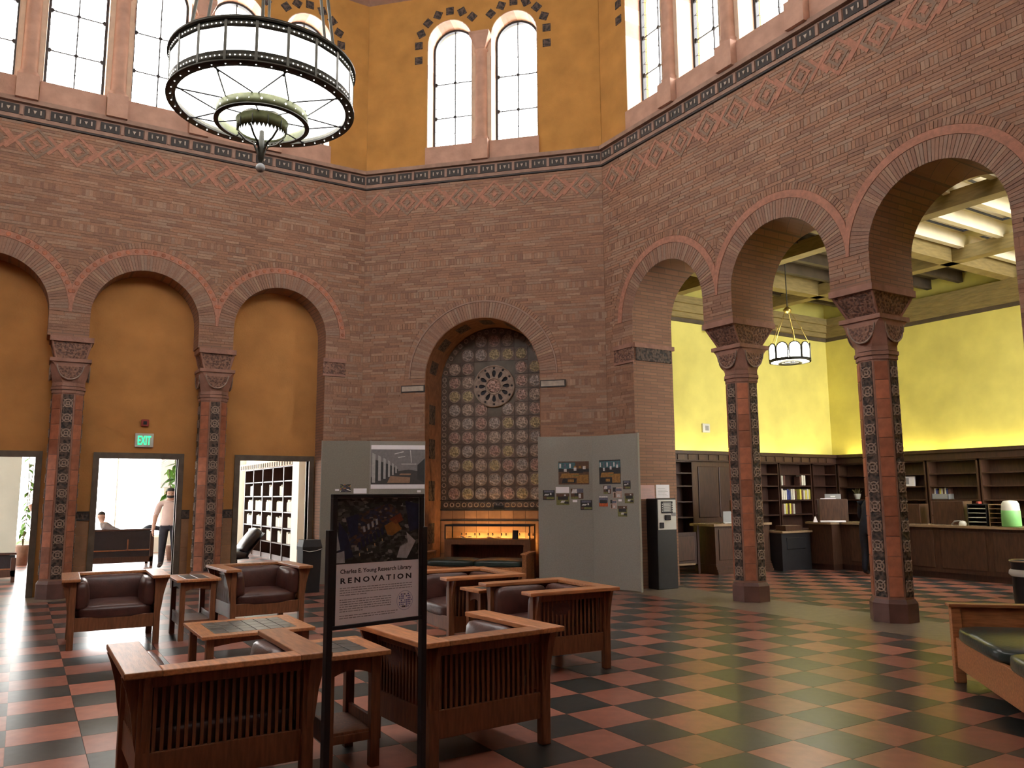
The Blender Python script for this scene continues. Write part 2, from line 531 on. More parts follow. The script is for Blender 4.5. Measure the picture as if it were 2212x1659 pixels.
# diamond motifs of the brick frieze, two colourings
def diamond(ca, cb):
    m = MB()
    def frame(r0, r1, s, y):
        m.s = s
        for k in range(4):
            a, b = k*pi/2, (k+1)*pi/2
            q = [(r*cos(t), r*sin(t)) for r, t in ((r0, a), (r1, a), (r1, b), (r0, b))]
            m.add([(x, 0, z) for x, z in q] + [(x, -y, z) for x, z in q], [(4,5,6,7), (0,1,5,4), (1,2,6,5), (2,3,7,6), (3,0,4,7)])
    frame(0.235, 0.295, ca, 0.013); frame(0.12, 0.175, cb, 0.013); frame(0.0, 0.065, ca, 0.013)
    return m.mesh('brick_diamond')
DIA = [diamond(0, 1), diamond(1, 0)]
for d in DIA:
    d.materials.append(MAT['pattern_red']); d.materials.append(MAT['pattern_grey'])
_b = MB().box(-0.19, 0.19, -0.013, 0, -0.026, 0.026)
BAR = _b.mesh('brick_bar'); BAR.materials.append(MAT['pattern_red'])

def diaper(wall, half, n):
    """row of diamonds crossed by slanting bars under the cornice"""
    p = 2*half/n
    for i in range(n):
        x = -half + p*(i + 0.5)
        link('brick_diamond', DIA[i % 2], wall, T(x, -0.004, 7.76))
    for i in range(n - 1):
        x = -half + p*(i + 1)
        for s in (1, -1):
            link('brick_bar', BAR, wall, T(x, -0.004 if s > 0 else -0.006, 7.76) @ Matrix.Rotation(s*R(48), 4, 'Y') @ Matrix.Diagonal((1.15, 1, 1, 1)))

# carved frieze under the clerestory
_m = MB(); _m.box(-0.155, 0.155, -0.014, 0, -0.085, 0.085)
_m.s = 1
for x in (-0.09, 0.09): _m.box(x-0.011, x+0.011, -0.03, -0.014, -0.04, 0.04)
_m.add([(-0.028, -0.03, 0.025), (0.028, -0.03, 0.025), (0, -0.03, -0.035), (-0.028, -0.012, 0.025), (0.028, -0.012, 0.025), (0, -0.012, -0.035)], [(0,2,1), (0,1,4,3), (1,2,5,4), (2,0,3,5)])
FRZ = _m.mesh('frieze_panel', True); FRZ.materials.append(MAT['frieze_dark']); FRZ.materials.append(MAT['frieze_pale'])
_m = MB(); _m.box(-0.025, 0.025, -0.03, 0, -0.09, 0.09)
FRB = _m.mesh('frieze_block'); FRB.materials.append(MAT['ledge_stone'])
TRIM = [0]
def cornice(F, half, n):
    TRIM[0] += 1
    m = MB()
    def mbox(y0, y1, z0, z1):      # mitred into the neighbouring wall
        h0, h1 = half + 0.41421*y0, half + 0.41421*y1
        m.add([(-h0,y0,z0),(h0,y0,z0),(h1,y1,z0),(-h1,y1,z0),(-h0,y0,z1),(h0,y0,z1),(h1,y1,z1),(-h1,y1,z1)],
              [(3,2,1,0),(4,5,6,7),(0,1,5,4),(1,2,6,5),(2,3,7,6),(3,0,4,7)])
    mbox(-0.03, 0.05, ZF + 0.04, ZF + 0.30)
    mbox(-0.11, 0.05, ZF + 0.30, ZU)
    m.s = 1; mbox(-0.045, 0.05, ZF - 0.015, ZF + 0.015); m.s = 0
    mbox(-0.055, 0.05, ZF + 0.015, ZF + 0.055)
    t = ob('trim_%d' % TRIM[0], m, [MAT['ledge_stone'], MAT['frieze_dark']], None, F, kind='structure')
    p = 2*half/n
    for i in range(n):
        link('frieze_panel', FRZ, t, T(-half + p*(i+0.5), -0.03, ZF + 0.18))
    for i in range(n - 1):
        link('frieze_block', FRB, t, T(-half + p*(i+1), -0.03, ZF + 0.18))
    return t

# ---- windows of the clerestory
WIN = [0]
WH, WS, WZ0 = 0.50, 11.25, 8.9
def half_pane(sgn, r, z0, z1, zs):
    """outline of one pane: half the light between two heights, round head included"""
    e = 0.012
    if z1 <= zs:
        q = [(0+e, z0), (r, z0), (r, z1), (0+e, z1)]
    else:
        q = [(0+e, z0), (r, z0)] + [(r*cos(t), zs + r*sin(t)) for t in [pi/2*i/10 for i in range(10)]] + [(e, zs + r)]
    return [(sgn*x, z) for x, z in q]
def make_window_meshes():
    r = WH - 0.06
    out = {}
    m = MB()
    lo = arch_loop(0, WH, WZ0, WS); li = arch_loop(0, r, WZ0 + 0.05, WS)
    m.plate([lo, li], 0.36, 0.44); out['window_frame'] = (m.mesh('window_frame', True), 'lead')
    zs = [WZ0 + 0.05, WZ0 + 0.83, WZ0 + 1.61, WS + r]
    out['panes'] = []
    for s in (-1, 1):
        for k in range(3):
            m = MB(); q = half_pane(s, r, zs[k], zs[k+1] if k < 2 else WS + r, WS)
            if s < 0: q = q[::-1]
            m.add([(x, 0.40, z) for x, z in q], [tuple(range(len(q)))])
            me = m.mesh('window_pane'); me.materials.append(MAT['window_glass']); out['panes'].append(me)
    m = MB(); m.box(-0.011, 0.011, 0.385, 0.415, WZ0 + 0.05, WS + r)
    for z in (zs[1], zs[2]): m.box(-r, r, 0.388, 0.412, z - 0.009, z + 0.009)
    out['muntin'] = (m.mesh('muntin'), 'lead')
    m = MB()
    q = 0.045
    m.add([(q,0.375,0), (0,0.375,q), (-q,0.375,0), (0,0.375,-q), (q,0.41,0), (0,0.41,q), (-q,0.41,0), (0,0.41,-q)], [(0,1,2,3), (7,6,5,4), (0,4,5,1), (1,5,6,2), (2,6,7,3), (3,7,4,0)])
    out['boss'] = m.mesh('muntin_boss', True); out['boss'].materials.append(MAT['lead'])
    m = MB()
    for s in (-1, 1):       # leaded borders along both edges
        z = WZ0 + 0.08
        while z < WS - 0.1:
            for (xa, za, xb, zb) in ((r-0.10, z, r-0.10, z+0.15), (r-0.10, z+0.15, r, z+0.21), (r, z-0.06, r-0.10, z), (r-0.10, z+0.15, r-0.19, z+0.20)):
                m.tube([(s*xa, 0.40, za), (s*xb, 0.40, zb)], 0.004, 4)
            z += 0.26
    out['leading'] = (m.mesh('leading'), 'lead')
    m = MB()
    n = 15; lp = arch_loop(0, WH, WZ0, WS, 30)[1:] + [(-WH, WZ0)]
    # reveal of alternating stones: walk along the outline in equal steps
    pts = []
    tot = 0; acc = [0]
    for a, b in zip(lp, lp[1:]): tot += hypot(b[0]-a[0], b[1]-a[1]); acc.append(tot)
    def at(s):
        for i in range(len(lp)-1):
            if acc[i+1] >= s - 1e-9:
                t = (s - acc[i]) / max(1e-9, acc[i+1]-acc[i])
                return (lp[i][0] + (lp[i+1][0]-lp[i][0])*t, lp[i][1] + (lp[i+1][1]-lp[i][1])*t)
        return lp[-1]
    N = 60
    for i in range(N):
        s0, s1 = tot*i/N, tot*(i+1)/N
        zc = at((s0+s1)/2)[1]
        m.s = (i // 3) % 2 if zc > 10.4 else 1
        a, b = at(s0), at(s1)
        def ins(p):
            if p[1] <= WS: return (p[0] - 0.015*(1 if p[0] > 0 else -1), p[1])
            d = hypot(p[0], p[1]-WS); k = (d - 0.015)/d
            return (p[0]*k, WS + (p[1]-WS)*k)
        a2, b2 = ins(a), ins(b)
        m.add([(a[0],-0.012,a[1]), (b[0],-0.012,b[1]), (b[0],0.36,b[1]), (a[0],0.36,a[1]), (a2[0],-0.012,a2[1]), (b2[0],-0.012,b2[1]), (b2[0],0.36,b2[1]), (a2[0],0.36,a2[1])],
              [(0,1,5,4), (4,5,6,7), (3,7,6,2)])
    me = m.mesh('reveal', True); me.materials.append(MAT['pink_stone']); me.materials.append(MAT['cream_stone'])
    out['reveal'] = (me, None)
    m = MB(); m.box(-WH-0.02, WH+0.02, -0.05, 0.36, ZU - 0.02, WZ0 - 0.002)
    out['sill'] = (m.mesh('sill'), 'pink_stone')
    return out, zs
WM, WZS = make_window_meshes()
for k in ('window_frame', 'muntin', 'leading', 'sill'):
    WM[k][0].materials.append(MAT[WM[k][1]])
def window(F, cx, full=True):
    WIN[0] += 1
    w = root('window_%d' % WIN[0], F @ T(cx, 0, 0), kind='structure')
    link('window_frame', WM['window_frame'][0], w)
    for me in WM['panes']: link('window_pane', me, w)
    link('muntin', WM['muntin'][0], w)
    if full:
        for z in (WZS[1], WZS[2]):
            for x in (0, WH-0.075, -WH+0.075): link('muntin_boss', WM['boss'], w, T(x, 0, z))
        for z in (WZS[0]+0.4, WZS[1]+0.4, WZS[2]+0.4): link('muntin_boss', WM['boss'], w, T(0, 0, z) @ Matrix.Diagonal((0.4, 1, 0.7, 1)))
        link('leading', WM['leading'][0], w)
        link('reveal', WM['reveal'][0], w)
    link('sill', WM['sill'][0], w)
    return w

_m = MB(); _m.smooth = True
_m.lathe([(0.17, 8.90), (0.17, 8.93), (0.145, 8.96), (0.16, 8.99), (0.13, 9.03), (0.12, 10.88), (0.145, 10.90), (0.145, 10.93), (0.12, 10.95)], 20)
_m.smooth = False
_m.loft([[(sx*r, sy*r, z) for sx, sy in ((-1,-1),(1,-1),(1,1),(-1,1))] for r, z in ((0.105, 10.93), (0.15, 11.05), (0.215, 11.2), (0.215, 11.27))])
_m.box(-0.17, 0.17, -0.17, 0.17, ZU - 0.02, 8.91)
COLN = _m.mesh('colonnette', False); COLN.materials.append(MAT['pink_stone'])
_m = MB(); _m.box(-0.198, 0.198, -0.008, 0.004, 8.9, 11.25)
PIER = _m.mesh('pier_facing'); PIER.materials.append(MAT['cream_stone'])
_m = MB(); _m.bevbox(-0.085, 0.085, -0.012, 0.01, -0.085, 0.085, 0.008)
ORN = _m.mesh('ornament_tile', True); ORN.materials.append(MAT['carved_dark'])

def clerestory(wall, F, half, cents, full=True):
    loops = [[(-half, ZU - 0.05), (half, ZU - 0.05), (half, ZTOP), (-half, ZTOP)]]
    for c in cents: loops.append(arch_loop(c, WH, WZ0 - 0.2, WS, 24)[::-1])
    m = MB(); m.plate(loops, 0.0, 0.55, True, half)
    ob('clerestory_wall', m, MAT['ochre_plaster'], wall, None, False)
    for c in cents: window(F, c, full)
    if not full: return
    for a, b in zip(cents, cents[1:]):
        link('pier_facing', PIER, wall, T((a+b)/2, 0, 0))
        link('colonnette', COLN, wall, T((a+b)/2, -0.01, 0))
    for i, c in enumerate(cents):
        for k in range(9):
            t = pi*(k + 0.0)/8
            x, z = 0.70*cos(t), 0.70*sin(t)
            if abs(x) > 0.62 and ((i > 0 and x < 0) or (i < len(cents)-1 and x > 0)): continue
            link('ornament_tile', ORN, wall, T(c + x, -0.001, WS + z) @ Matrix.Rotation(pi/2 - t + (pi/4 if k % 2 else 0), 4, 'Y'))
        if i in (0, len(cents)-1):
            s = -1 if i == 0 else 1
            link('ornament_tile', ORN, wall, T(c + s*0.70, -0.001, WS - 0.34))

W5 = [1.40*k for k in (-2, -1, 0, 1, 2)]
W2 = [-0.66, 0.74]

def arcade_brick(wall, y=0.0, full_height=False, dots=False):
    def cuts(z):
        o = []
        for c in ARC:
            if z < SPR: o.append((c - RAD, c + RAD))
            else:
                d = 1.415**2 - (z - SPR)**2
                if d > 0: o.append((c - sqrt(d), c + sqrt(d)))
        if z < CAPZ: o.append((-3.33, 3.33))
        return o
    m = MB(); bricks(m, 0.0, ZF + 0.02, HALF, cuts)
    ob('brick_facing', m, MAT['brick'], wall, None, False, kind='stuff')
    for i, c in enumerate(ARC):
        lim = (c - 1.215 if i > 0 else -9, c + 1.215 if i < 2 else 9)
        m = MB(); ring_bricks(m, c, SPR, RAD, 1.185, 66, lim)
        ob('voussoir_ring', m, MAT['arch_brick'], wall, None, False, kind='stuff')
        m = MB(); ring_band(m, c, SPR, 1.19, 1.305, lim)
        ob('red_arch_band', m, MAT['pattern_red'], wall, None, False)
        m = MB(); ring_bricks(m, c, SPR, 1.31, 1.41, 80, lim)
        ob('header_ring', m, MAT['brick'], wall, None, False, kind='stuff')
        if dots:
            for k in range(26):
                t = pi*(k+0.5)/26
                x = c + 1.25*cos(t)
                if not lim[0] < x < lim[1]: continue
                link('arch_boss', BOSS, wall, T(x, -0.018, SPR + 1.25*sin(t)) @ Matrix.Rotation(pi/2, 4, 'X'))
_m = MB(); _m.lathe([(0.038, 0), (0.034, 0.006), (0.0, 0.008)], 10)
BOSS = _m.mesh('arch_boss', True); BOSS.materials.append(MAT['terracotta'])

# impost blocks at the ends of the arcades
def impost(wall, x0, x1, y0, y1):
    m = MB(); m.box(x0, x1, y0 - 0.03, y1, 4.10, 4.34)
    m.s = 1; m.box(x0, x1, y0 - 0.05, y1, 4.34, CAPZ); m.box(x0, x1, y0 - 0.035, y1, 4.06, 4.10)
    ob('impost', m, [MAT['carved_stone'], MAT['cap_stone']], wall)

# -- right wall: open arcade to the circulation room
m = MB(); m.plate([arcade_loop()], 0.0, 0.95, True, HALF)
wall_right = ob('wall_right', m, MAT['brickwork'], None, FR, False, kind='structure')
arcade_brick(wall_right)
diaper(wall_right, HALF, 13)
clerestory(wall_right, FR, HALF, W5)
impost(wall_right, -3.85, -3.31, -0.005, 0.0)
m = MB(); m.box(-3.335, -3.295, 0.05, 0.90, 4.10, 4.34); m.s = 1; m.box(-3.335, -3.28, 0.0, 0.97, 4.34, CAPZ)
ob('impost', m, [MAT['carved_dark'], MAT['cap_stone']], wall_right)
cornice(FR, HALF, 21)

# -- left wall: blind arcade with doorways
m = MB(); m.plate([arcade_loop()], 0.0, 0.5, True, HALF)
wall_left = ob('wall_left', m, MAT['brickwork'], None, FL, False, kind='structure')
arcade_brick(wall_left, dots=True)
diaper(wall_left, HALF, 13)
clerestory(wall_left, FL, HALF, W5)
impost(wall_left, 3.28, 3.75, -0.005, 0.0)
cornice(FL, HALF, 21)
DOORS = [(-2.22, 0.66), (0.075, 0.655), (2.53, 0.68)]
DZ = 2.36
p = [(-HALF, 0)]
for c, h in DOORS: p += [(c-h, 0), (c-h, DZ), (c+h, DZ), (c+h, 0)]
p += [(HALF, 0), (HALF, 6.2), (-HALF, 6.2)]
m = MB(); m.plate([p], 0.5, 0.66)
recess = ob('recess_wall', m, MAT['recess_plaster'], wall_left, None, False)
for i, (c, h) in enumerate(DOORS):
    w = 0.10
    m = MB()
    m.plate([[(c-h, 0), (c-h+0.0, 0), (c-h, DZ), (c+h, DZ), (c+h, 0), (c+h+w, 0), (c+h+w, DZ+w), (c-h-w, DZ+w), (c-h-w, 0)]], 0.46, 0.70)
    ob('door_%d' % (i+1), m, MAT['green_stone'], None, FL, True, kind='structure')
# dado of terracotta tiles and a carved band beside each doorway
gaps = [(-3.33, -2.22-0.76), (-2.22+0.76, -1.46), (-0.97, 0.075-0.76), (0.075+0.76, 0.97), (1.46, 2.53-0.79), (2.53+0.79, 3.33)]
for a, b in gaps:
    if b - a < 0.05: continue
    m = MB(); m.box(a, b, 0.47, 0.5, 1.28, 1.40); m.s = 1; m.box(a, b, 0.465, 0.5, 1.26, 1.285); m.box(a, b, 0.465, 0.5, 1.395, 1.42)
    ob('dado_band', m, [MAT['carved_dark'], MAT['frieze_dark']], wall_left)
    n = max(1, round((b-a)/0.32)); dx = (b-a)/n
    for i in range(n):
        for k in range(4):
            z0 = 0.22 + 0.26*k
            m = MB(); m.box(a + dx*i + 0.003, a + dx*(i+1) - 0.003, 0.482, 0.5, z0 + 0.003, z0 + 0.257)
            ob('dado_tile', m, MAT['dado_tile'], wall_left, None, False)
    m = MB(); m.box(a, b, 0.46, 0.5, 0, 0.22); ob('plinth', m, MAT['base_stone'], wall_left)

# -- back wall: tiled niche
NX, NR, NS, ND = 0.035, 1.19, 4.01, 1.0
loop = [(-DIAG, 0), (NX-NR, 0)] + arc(NX, NS, NR, pi, 0, 40) + [(NX+NR, 0), (DIAG, 0), (DIAG, ZF+0.4), (-DIAG, ZF+0.4)]
m = MB(); m.plate([loop], 0.0, ND, True, DIAG)
wall_back = ob('wall_back', m, MAT['brickwork'], None, FB, False, kind='structure')
def cuts(z):
    if z < NS: return [(NX-NR, NX+NR)]
    d = 1.63**2 - (z-NS)**2
    return [(NX - sqrt(d), NX + sqrt(d))] if d > 0 else []
m = MB(); bricks(m, 0.0, ZF + 0.02, DIAG, cuts)
ob('brick_facing', m, MAT['brick'], wall_back, None, False, kind='stuff')
m = MB(); ring_bricks(m, NX, NS, NR, 1.50, 78)
ob('voussoir_ring', m, MAT['arch_brick'], wall_back, None, False, kind='stuff')
m = MB(); ring_band(m, NX, NS, 1.505, 1.535, None, 0.024)
ob('arch_fillet', m, MAT['ledge_stone'], wall_back, None, False)
m = MB(); ring_bricks(m, NX, NS, 1.54, 1.625, 90)
ob('header_ring', m, MAT['brick'], wall_back, None, False, kind='stuff')
for s in (-1, 1):
    m = MB(); a, b = sorted((NX + s*NR, NX + s*(NR+0.5)))
    m.box(a, b, -0.03, 0, 3.73, 3.87); m.s = 1
    m.box(a+0.02, b-0.02, -0.035, -0.03, 3.75, 3.85)
    ob('impost_plaque', m, [MAT['frieze_dark'], MAT['frieze_pale']], wall_back)
diaper(wall_back, DIAG, 8)
clerestory(wall_back, FB, DIAG, W2)
cornice(FB, DIAG, 14)
# niche: terracotta lining, tiled back, rosette
m = MB()
pr = [(NX-NR, 0.0), (NX-NR, NS)] + arc(NX, NS, NR, pi, 0, 40)[1:] + [(NX+NR, 0.0)]
def ins(p): 
    if p[1] <= NS: return (p[0] + (0.012 if p[0] < NX else -0.012), p[1])
    k = (NR-0.012)/NR
    return (NX + (p[0]-NX)*k, NS + (p[1]-NS)*k)
for a, b in zip(pr, pr[1:]):
    a2, b2 = ins(a), ins(b)
    m.add([(a[0],0.0,a[1]), (b[0],0.0,b[1]), (b[0],ND,b[1]), (a[0],ND,a[1]), (a2[0],0.0,a2[1]), (b2[0],0.0,b2[1]), (b2[0],ND,b2[1]), (a2[0],ND,a2[1])], [(0,1,5,4), (4,5,6,7)])
ob('niche_lining', m, MAT['niche_brick'], wall_back)
for k in range(7):           # dark inlays along the reveal
    t = pi*(k+0.5)/7
    m = MB()
    m.box(-0.15, 0.15, 0.22, 0.62, 0, 0.006)
    ob('reveal_inlay', m, MAT['carved_dark'], wall_back, T(NX + (NR-0.014)*cos(t), 0, NS + (NR-0.014)*sin(t)) @ Matrix.Rotation(-pi/2 - t, 4, 'Y'))
for z in (0.9, 1.75, 2.6, 3.3):
    m = MB(); m.box(0, 0.006, 0.25, 0.60, -0.2, 0.2)
    ob('reveal_inlay', m, MAT['carved_dark'], wall_back, T(NX-NR+0.012, 0, z))
m = MB(); m.plate([[(NX-NR-0.1, 0), (NX+NR+0.1, 0), (NX+NR+0.1, 5.4), (NX-NR-0.1, 5.4)]], ND, ND+0.15)
ob('niche_back', m, MAT['green_stone'], wall_back, None, False)

def disc_tile(cols):
    m = MB(); h = 0.142
    m.bevbox(-h, h, -0.012, 0, -h, h, 0.004)
    m.s = 1
    m.torus(0.118, 0.011, 20, 6, 0, Matrix.Rotation(pi/2, 4, 'X') @ Matrix.Translation((0, 0, 0.014)))
    m.s = 2
    m.lathe([(0.108, 0.0), (0.105, 0.008), (0.0, 0.010)], 16)
    # the disc was turned about z: bring it onto the face
    k = 17*0
    return m
TILE_C = [(0.44, 0.33, 0.26), (0.40, 0.33, 0.29), (0.46, 0.36, 0.20), (0.42, 0.26, 0.21)]
mat('niche_tile', (0.12, 0.08, 0.06), 0.5, 0.3, 9, 0.1, rnd=True)
TM = []
for q, c in enumerate(TILE_C):
    carved('tile_disc_%d' % q, mul(c, 1.25), mul(c, 0.45), 26, 0.45)
    m = MB(); h = 0.142
    m.bevbox(-h, h, -0.012, 0.002, -h, h, 0.004)
    Mx = Matrix.Translation((0, -0.012, 0)) @ Matrix.Rotation(pi/2, 4, 'X')
    m.s = 1; m.torus(0.122, 0.009, 20, 6, 0, Mx)
    m.s = 2
    n = 18
    m.loft([[Mx @ Vector((r*cos(2*pi*i/n), r*sin(2*pi*i/n), z)) for i in range(n)] for r, z in ((0.112, 0.0), (0.108, 0.007), (0.03, 0.012))], False, True)
    for k in range(4):
        t = pi/2*k
        m.box(-0.012, 0.012, -0.105, -0.02, 0.0, 0.016, Mx @ Matrix.Rotation(t, 4, 'Z'))
    me = m.mesh('niche_tile', True)
    for nm in ('niche_tile', 'medallion', 'tile_disc_%d' % q): me.materials.append(MAT[nm])
    TM.append(me)
ROSE = (NX + 0.0, 3.93)
pit = 0.292
for i in range(-4, 5):
    for k in range(13):
        x, z = NX + pit*i, 1.69 + pit*k
        if abs(x - NX) + 0.142 > NR - 0.10: continue
        d = hypot(abs(x - NX) + 0.10, max(0, z + 0.10 - NS))
        if z > NS - 0.1 and d > NR - 0.02: continue
        if hypot(x - ROSE[0], z - ROSE[1]) < 0.50: continue
        link('niche_tile', TM[(i*3 + k*5 + (i*k) % 3) % 4], wall_back, T(x, ND - 0.001, z))
# border of small roundels, string courses and the lower panel
_m = MB()
_m.box(-0.062, 0.062, -0.01, 0.002, -0.062, 0.062); _m.s = 1
_m.torus(0.04, 0.009, 14, 6, 0, Matrix.Translation((0, -0.01, 0)) @ Matrix.Rotation(pi/2, 4, 'X'))
RND = _m.mesh('roundel_tile', True); RND.materials.append(MAT['niche_tile']); RND.materials.append(MAT['medallion'])
for k in range(17):
    link('roundel_tile', RND, wall_back, T(NX - 1.06 + 0.1325*k, ND - 0.002, 1.46))
for s in (-1, 1):
    for k in range(20):
        link('roundel_tile', RND, wall_back, T(NX + s*1.105, ND - 0.002, 1.60 + 0.1325*k))
for k in range(21):
    t = pi*(k+0.5)/21
    link('roundel_tile', RND, wall_back, T(NX + 1.105*cos(t), ND - 0.002, NS + 1.105*sin(t)) @ Matrix.Rotation(pi/2 - t, 4, 'Y'))
for z0, z1 in ((1.345, 1.375), (1.545, 1.565), (1.13, 1.155)):
    m = MB(); m.box(NX-NR, NX+NR, ND-0.022, ND, z0, z1); ob('string_course', m, MAT['frieze_dark'], wall_back)
for k in range(9):
    m = MB(); a = NX - 1.17 + 0.26*k
    m.box(a + 0.004, a + 0.256, ND - 0.012, ND + 0.002, 1.16, 1.34)
    ob('wall_tile', m, MAT['dado_tile'], wall_back, None, False)
    for q in range(5):
        m = MB(); m.box(a + 0.004, a + 0.256, ND - 0.012, ND + 0.002, 0.02 + 0.222*q, 0.02 + 0.222*q + 0.216)
        ob('wall_tile', m, MAT['dado_tile'], wall_back, None, False)
# rosette: pierced plate with twelve petals and eyes
lp = [[(0.44*cos(2*pi*i/48), 0.44*sin(2*pi*i/48)) for i in range(48)]]
for k in range(12):
    t = 2*pi*k/12 + pi/2
    pet = []
    for j in range(14):
        a = 2*pi*j/14
        x, y = 0.075*cos(a), 0.040*sin(a)*(1.0 + 0.35*cos(a))
        x += 0.262
        pet.append((x*cos(t) - y*sin(t), x*sin(t) + y*cos(t)))
    lp.append(pet[::-1])
    lp.append([(0.385*cos(t) + 0.026*cos(2*pi*j/10), 0.385*sin(t) + 0.026*sin(2*pi*j/10)) for j in range(10)][::-1])
m = MB(); m.plate(lp, -0.035, 0.0)
rose = ob('rosette', m, MAT['medallion'], wall_back, T(ROSE[0], ND - 0.012, ROSE[1]))
m = MB(); m.torus(0.165, 0.02, 32, 8, 0, Matrix.Translation((0, -0.035, 0)) @ Matrix.Rotation(pi/2, 4, 'X'))
m.torus(0.43, 0.018, 40, 8, 0, Matrix.Translation((0, -0.035, 0)) @ Matrix.Rotation(pi/2, 4, 'X'))
ob('rosette_rim', m, MAT['medallion'], rose)
m = MB(); m.loft([[(r*cos(2*pi*i/24), y, r*sin(2*pi*i/24)) for i in range(24)] for r, y in ((0.15, -0.036), (0.13, -0.05))], False, True)
ob('rosette_boss', m, MAT['tile_disc_3'], rose)
m = MB(); m.loft([[(0.43*cos(2*pi*i/32), y, 0.43*sin(2*pi*i/32)) for i in range(32)] for y in (0.004, 0.010)], True, True)
ob('rosette_ground', m, MAT['ink'], rose)

# -- walls behind and beside the camera (plain, only their light and colour reach the picture)
for nm, F, half, cents in (('wall_front', FN, HALF, W5), ('wall_far_side', FW, HALF, W5), ('wall_front_right', FSE, DIAG, W2), ('wall_front_left', FSW, DIAG, W2), ('wall_back_left', FNW, DIAG, W2)):
    m = MB()
    if nm == 'wall_front': m.plate([arcade_loop()], 0.0, 0.95, True, HALF)
    else: m.plate([[(-half, 0), (half, 0), (half, ZF+0.4), (-half, ZF+0.4)]], 0.0, 0.5, True, half)
    w = ob(nm, m, MAT['brickwork'], None, F, False, kind='structure')
    clerestory(w, F, half, cents, False)
    cornice(F, half, 0 + (21 if half == HALF else 14)) if False else None
# lobby behind the camera
m = MB(); m.box(-4, 8, -6.2, -6.0, 0, 6.5); m.box(-4.2, -4, -6.2, -0.8, 0, 6.5); m.box(8, 8.2, -6.2, -0.8, 0, 6.5); m.box(-4.2, 8.2, -6.2, -0.82, 6.4, 6.6)
ob('wall_lobby', m, MAT['brickwork'], None, None, False, kind='structure')

# -- ceiling: octagon with coffer ribs
oct_pts = []
for F, h in ((FL, HALF), (FB, DIAG), (FR, HALF), (FSE, DIAG), (FN, HALF), (FSW, DIAG), (FW, HALF), (FNW, DIAG)):
    oct_pts.append(F @ Vector((-h - 0.23, 0.55, 0)))
m = MB()
n = len(oct_pts)
m.loft([[(q.x, q.y, z) for q in oct_pts] for z in (ZTOP - 0.02, ZTOP + 0.3)])
ceiling = ob('ceiling', m, MAT['ceiling_dark'], None, None, True, kind='structure')
for F, h in ((FL, HALF), (FB, DIAG), (FR, HALF)):
    m = MB(); m.add([(-h,0,12.35),(h,0,12.35),(h,0,12.7),(-h,0,12.7),(-h+0.09,-0.22,12.45),(h-0.09,-0.22,12.45),(h-0.09,-0.22,12.7),(-h+0.09,-0.22,12.7)],
                    [(4,5,6,7),(0,1,5,4),(3,2,1,0)])
    TRIM[0] += 1
    ob('trim_%d' % TRIM[0], m, MAT['ledge_stone'], None, F, True, kind='structure')

# ------------------------------------------------------------------ floor
g0x, g0y, TS = 3.6762, 4.3338, 0.4572
m = MB(); m.box(-8.5, 20.5, -7, 27.5, -0.12, -0.006)
floor = ob('floor', m, MAT['grout'], None, None, False, kind='structure')
TB = {}
for nm, mt in (('black', 'tile_black'), ('red', 'tile_red')):
    q = MB(); h = TS/2 - 0.0015
    q.add([(-h,-h,-0.006), (h,-h,-0.006), (h,h,-0.006), (-h,h,-0.006), (-h,-h,0), (h,-h,0), (h,h,0), (-h,h,0)], [(4,5,6,7), (0,1,5,4), (1,2,6,5), (2,3,7,6), (3,0,4,7)])
    TB[nm] = q.mesh('floor_tile'); TB[nm].materials.append(MAT[mt])
def in_oct(x, y):
    a, b = abs(x - CX), abs(y - CY)
    return a < APO and b < APO and a + b < APO + HALF - 0.02
cand = []
for i in range(-26, 36):
    for j in range(-12, 50):
        x, y = g0x + TS*(i + 0.5), g0y + TS*(j + 0.5)
        zone = None
        if in_oct(x, y) and x < 9.05 and y < 15.2: zone = 0
        elif 10.25 < x < 20 and 2.6 < y < 14.4 : zone = 1
        elif -6 < x < 6.3 and 16.3 < y < 27: zone = 2
        if zone is None: continue
        ps = [to_pix((x + sx*TS/2, y + sy*TS/2, 0)) for sx, sy in ((-1,-1), (1,-1), (1,1), (-1,1))]
        size = 0
        if all(ps):
            if any(-30 < q[0] < 2242 and -30 < q[1] < 1689 for q in ps):
                size = abs(sum(ps[k][0]*ps[(k+1) % 4][1] - ps[(k+1) % 4][0]*ps[k][1] for k in range(4)))/2
        cand.append((size, x, y, (i + j) % 2))
cand.sort(reverse=True)
rest = MB()
for k, (s, x, y, c) in enumerate(cand):
    if k < 300 and s > 40:
        link('floor_tile', TB['red' if c else 'black'], floor, T(x, y, 0))
    else:
        h = TS/2 - 0.0015
        rest.s = 1 if c else 0
        rest.add([(x-h, y-h, 0), (x+h, y-h, 0), (x+h, y+h, 0), (x-h, y+h, 0), (x-h, y-h, -0.006), (x+h, y-h, -0.006), (x+h, y+h, -0.006), (x-h, y+h, -0.006)],
                 [(0,1,2,3), (4,5,1,0), (5,6,2,1), (6,7,3,2), (7,4,0,3)])
ob('floor_tiles', rest, [MAT['tile_black'], MAT['tile_red']], floor, None, False, kind='stuff')
m = MB(); m.box(8.98, 10.22, 3.2, 12.4, -0.006, 0.001); ob('mosaic_strip', m, MAT['mosaic'], floor, None, False)
m = MB(); m.box(-2.6, 6.1, 15.17, 16.3, -0.006, 0.001); ob('mosaic_strip', m, MAT['mosaic'], floor, None, False)

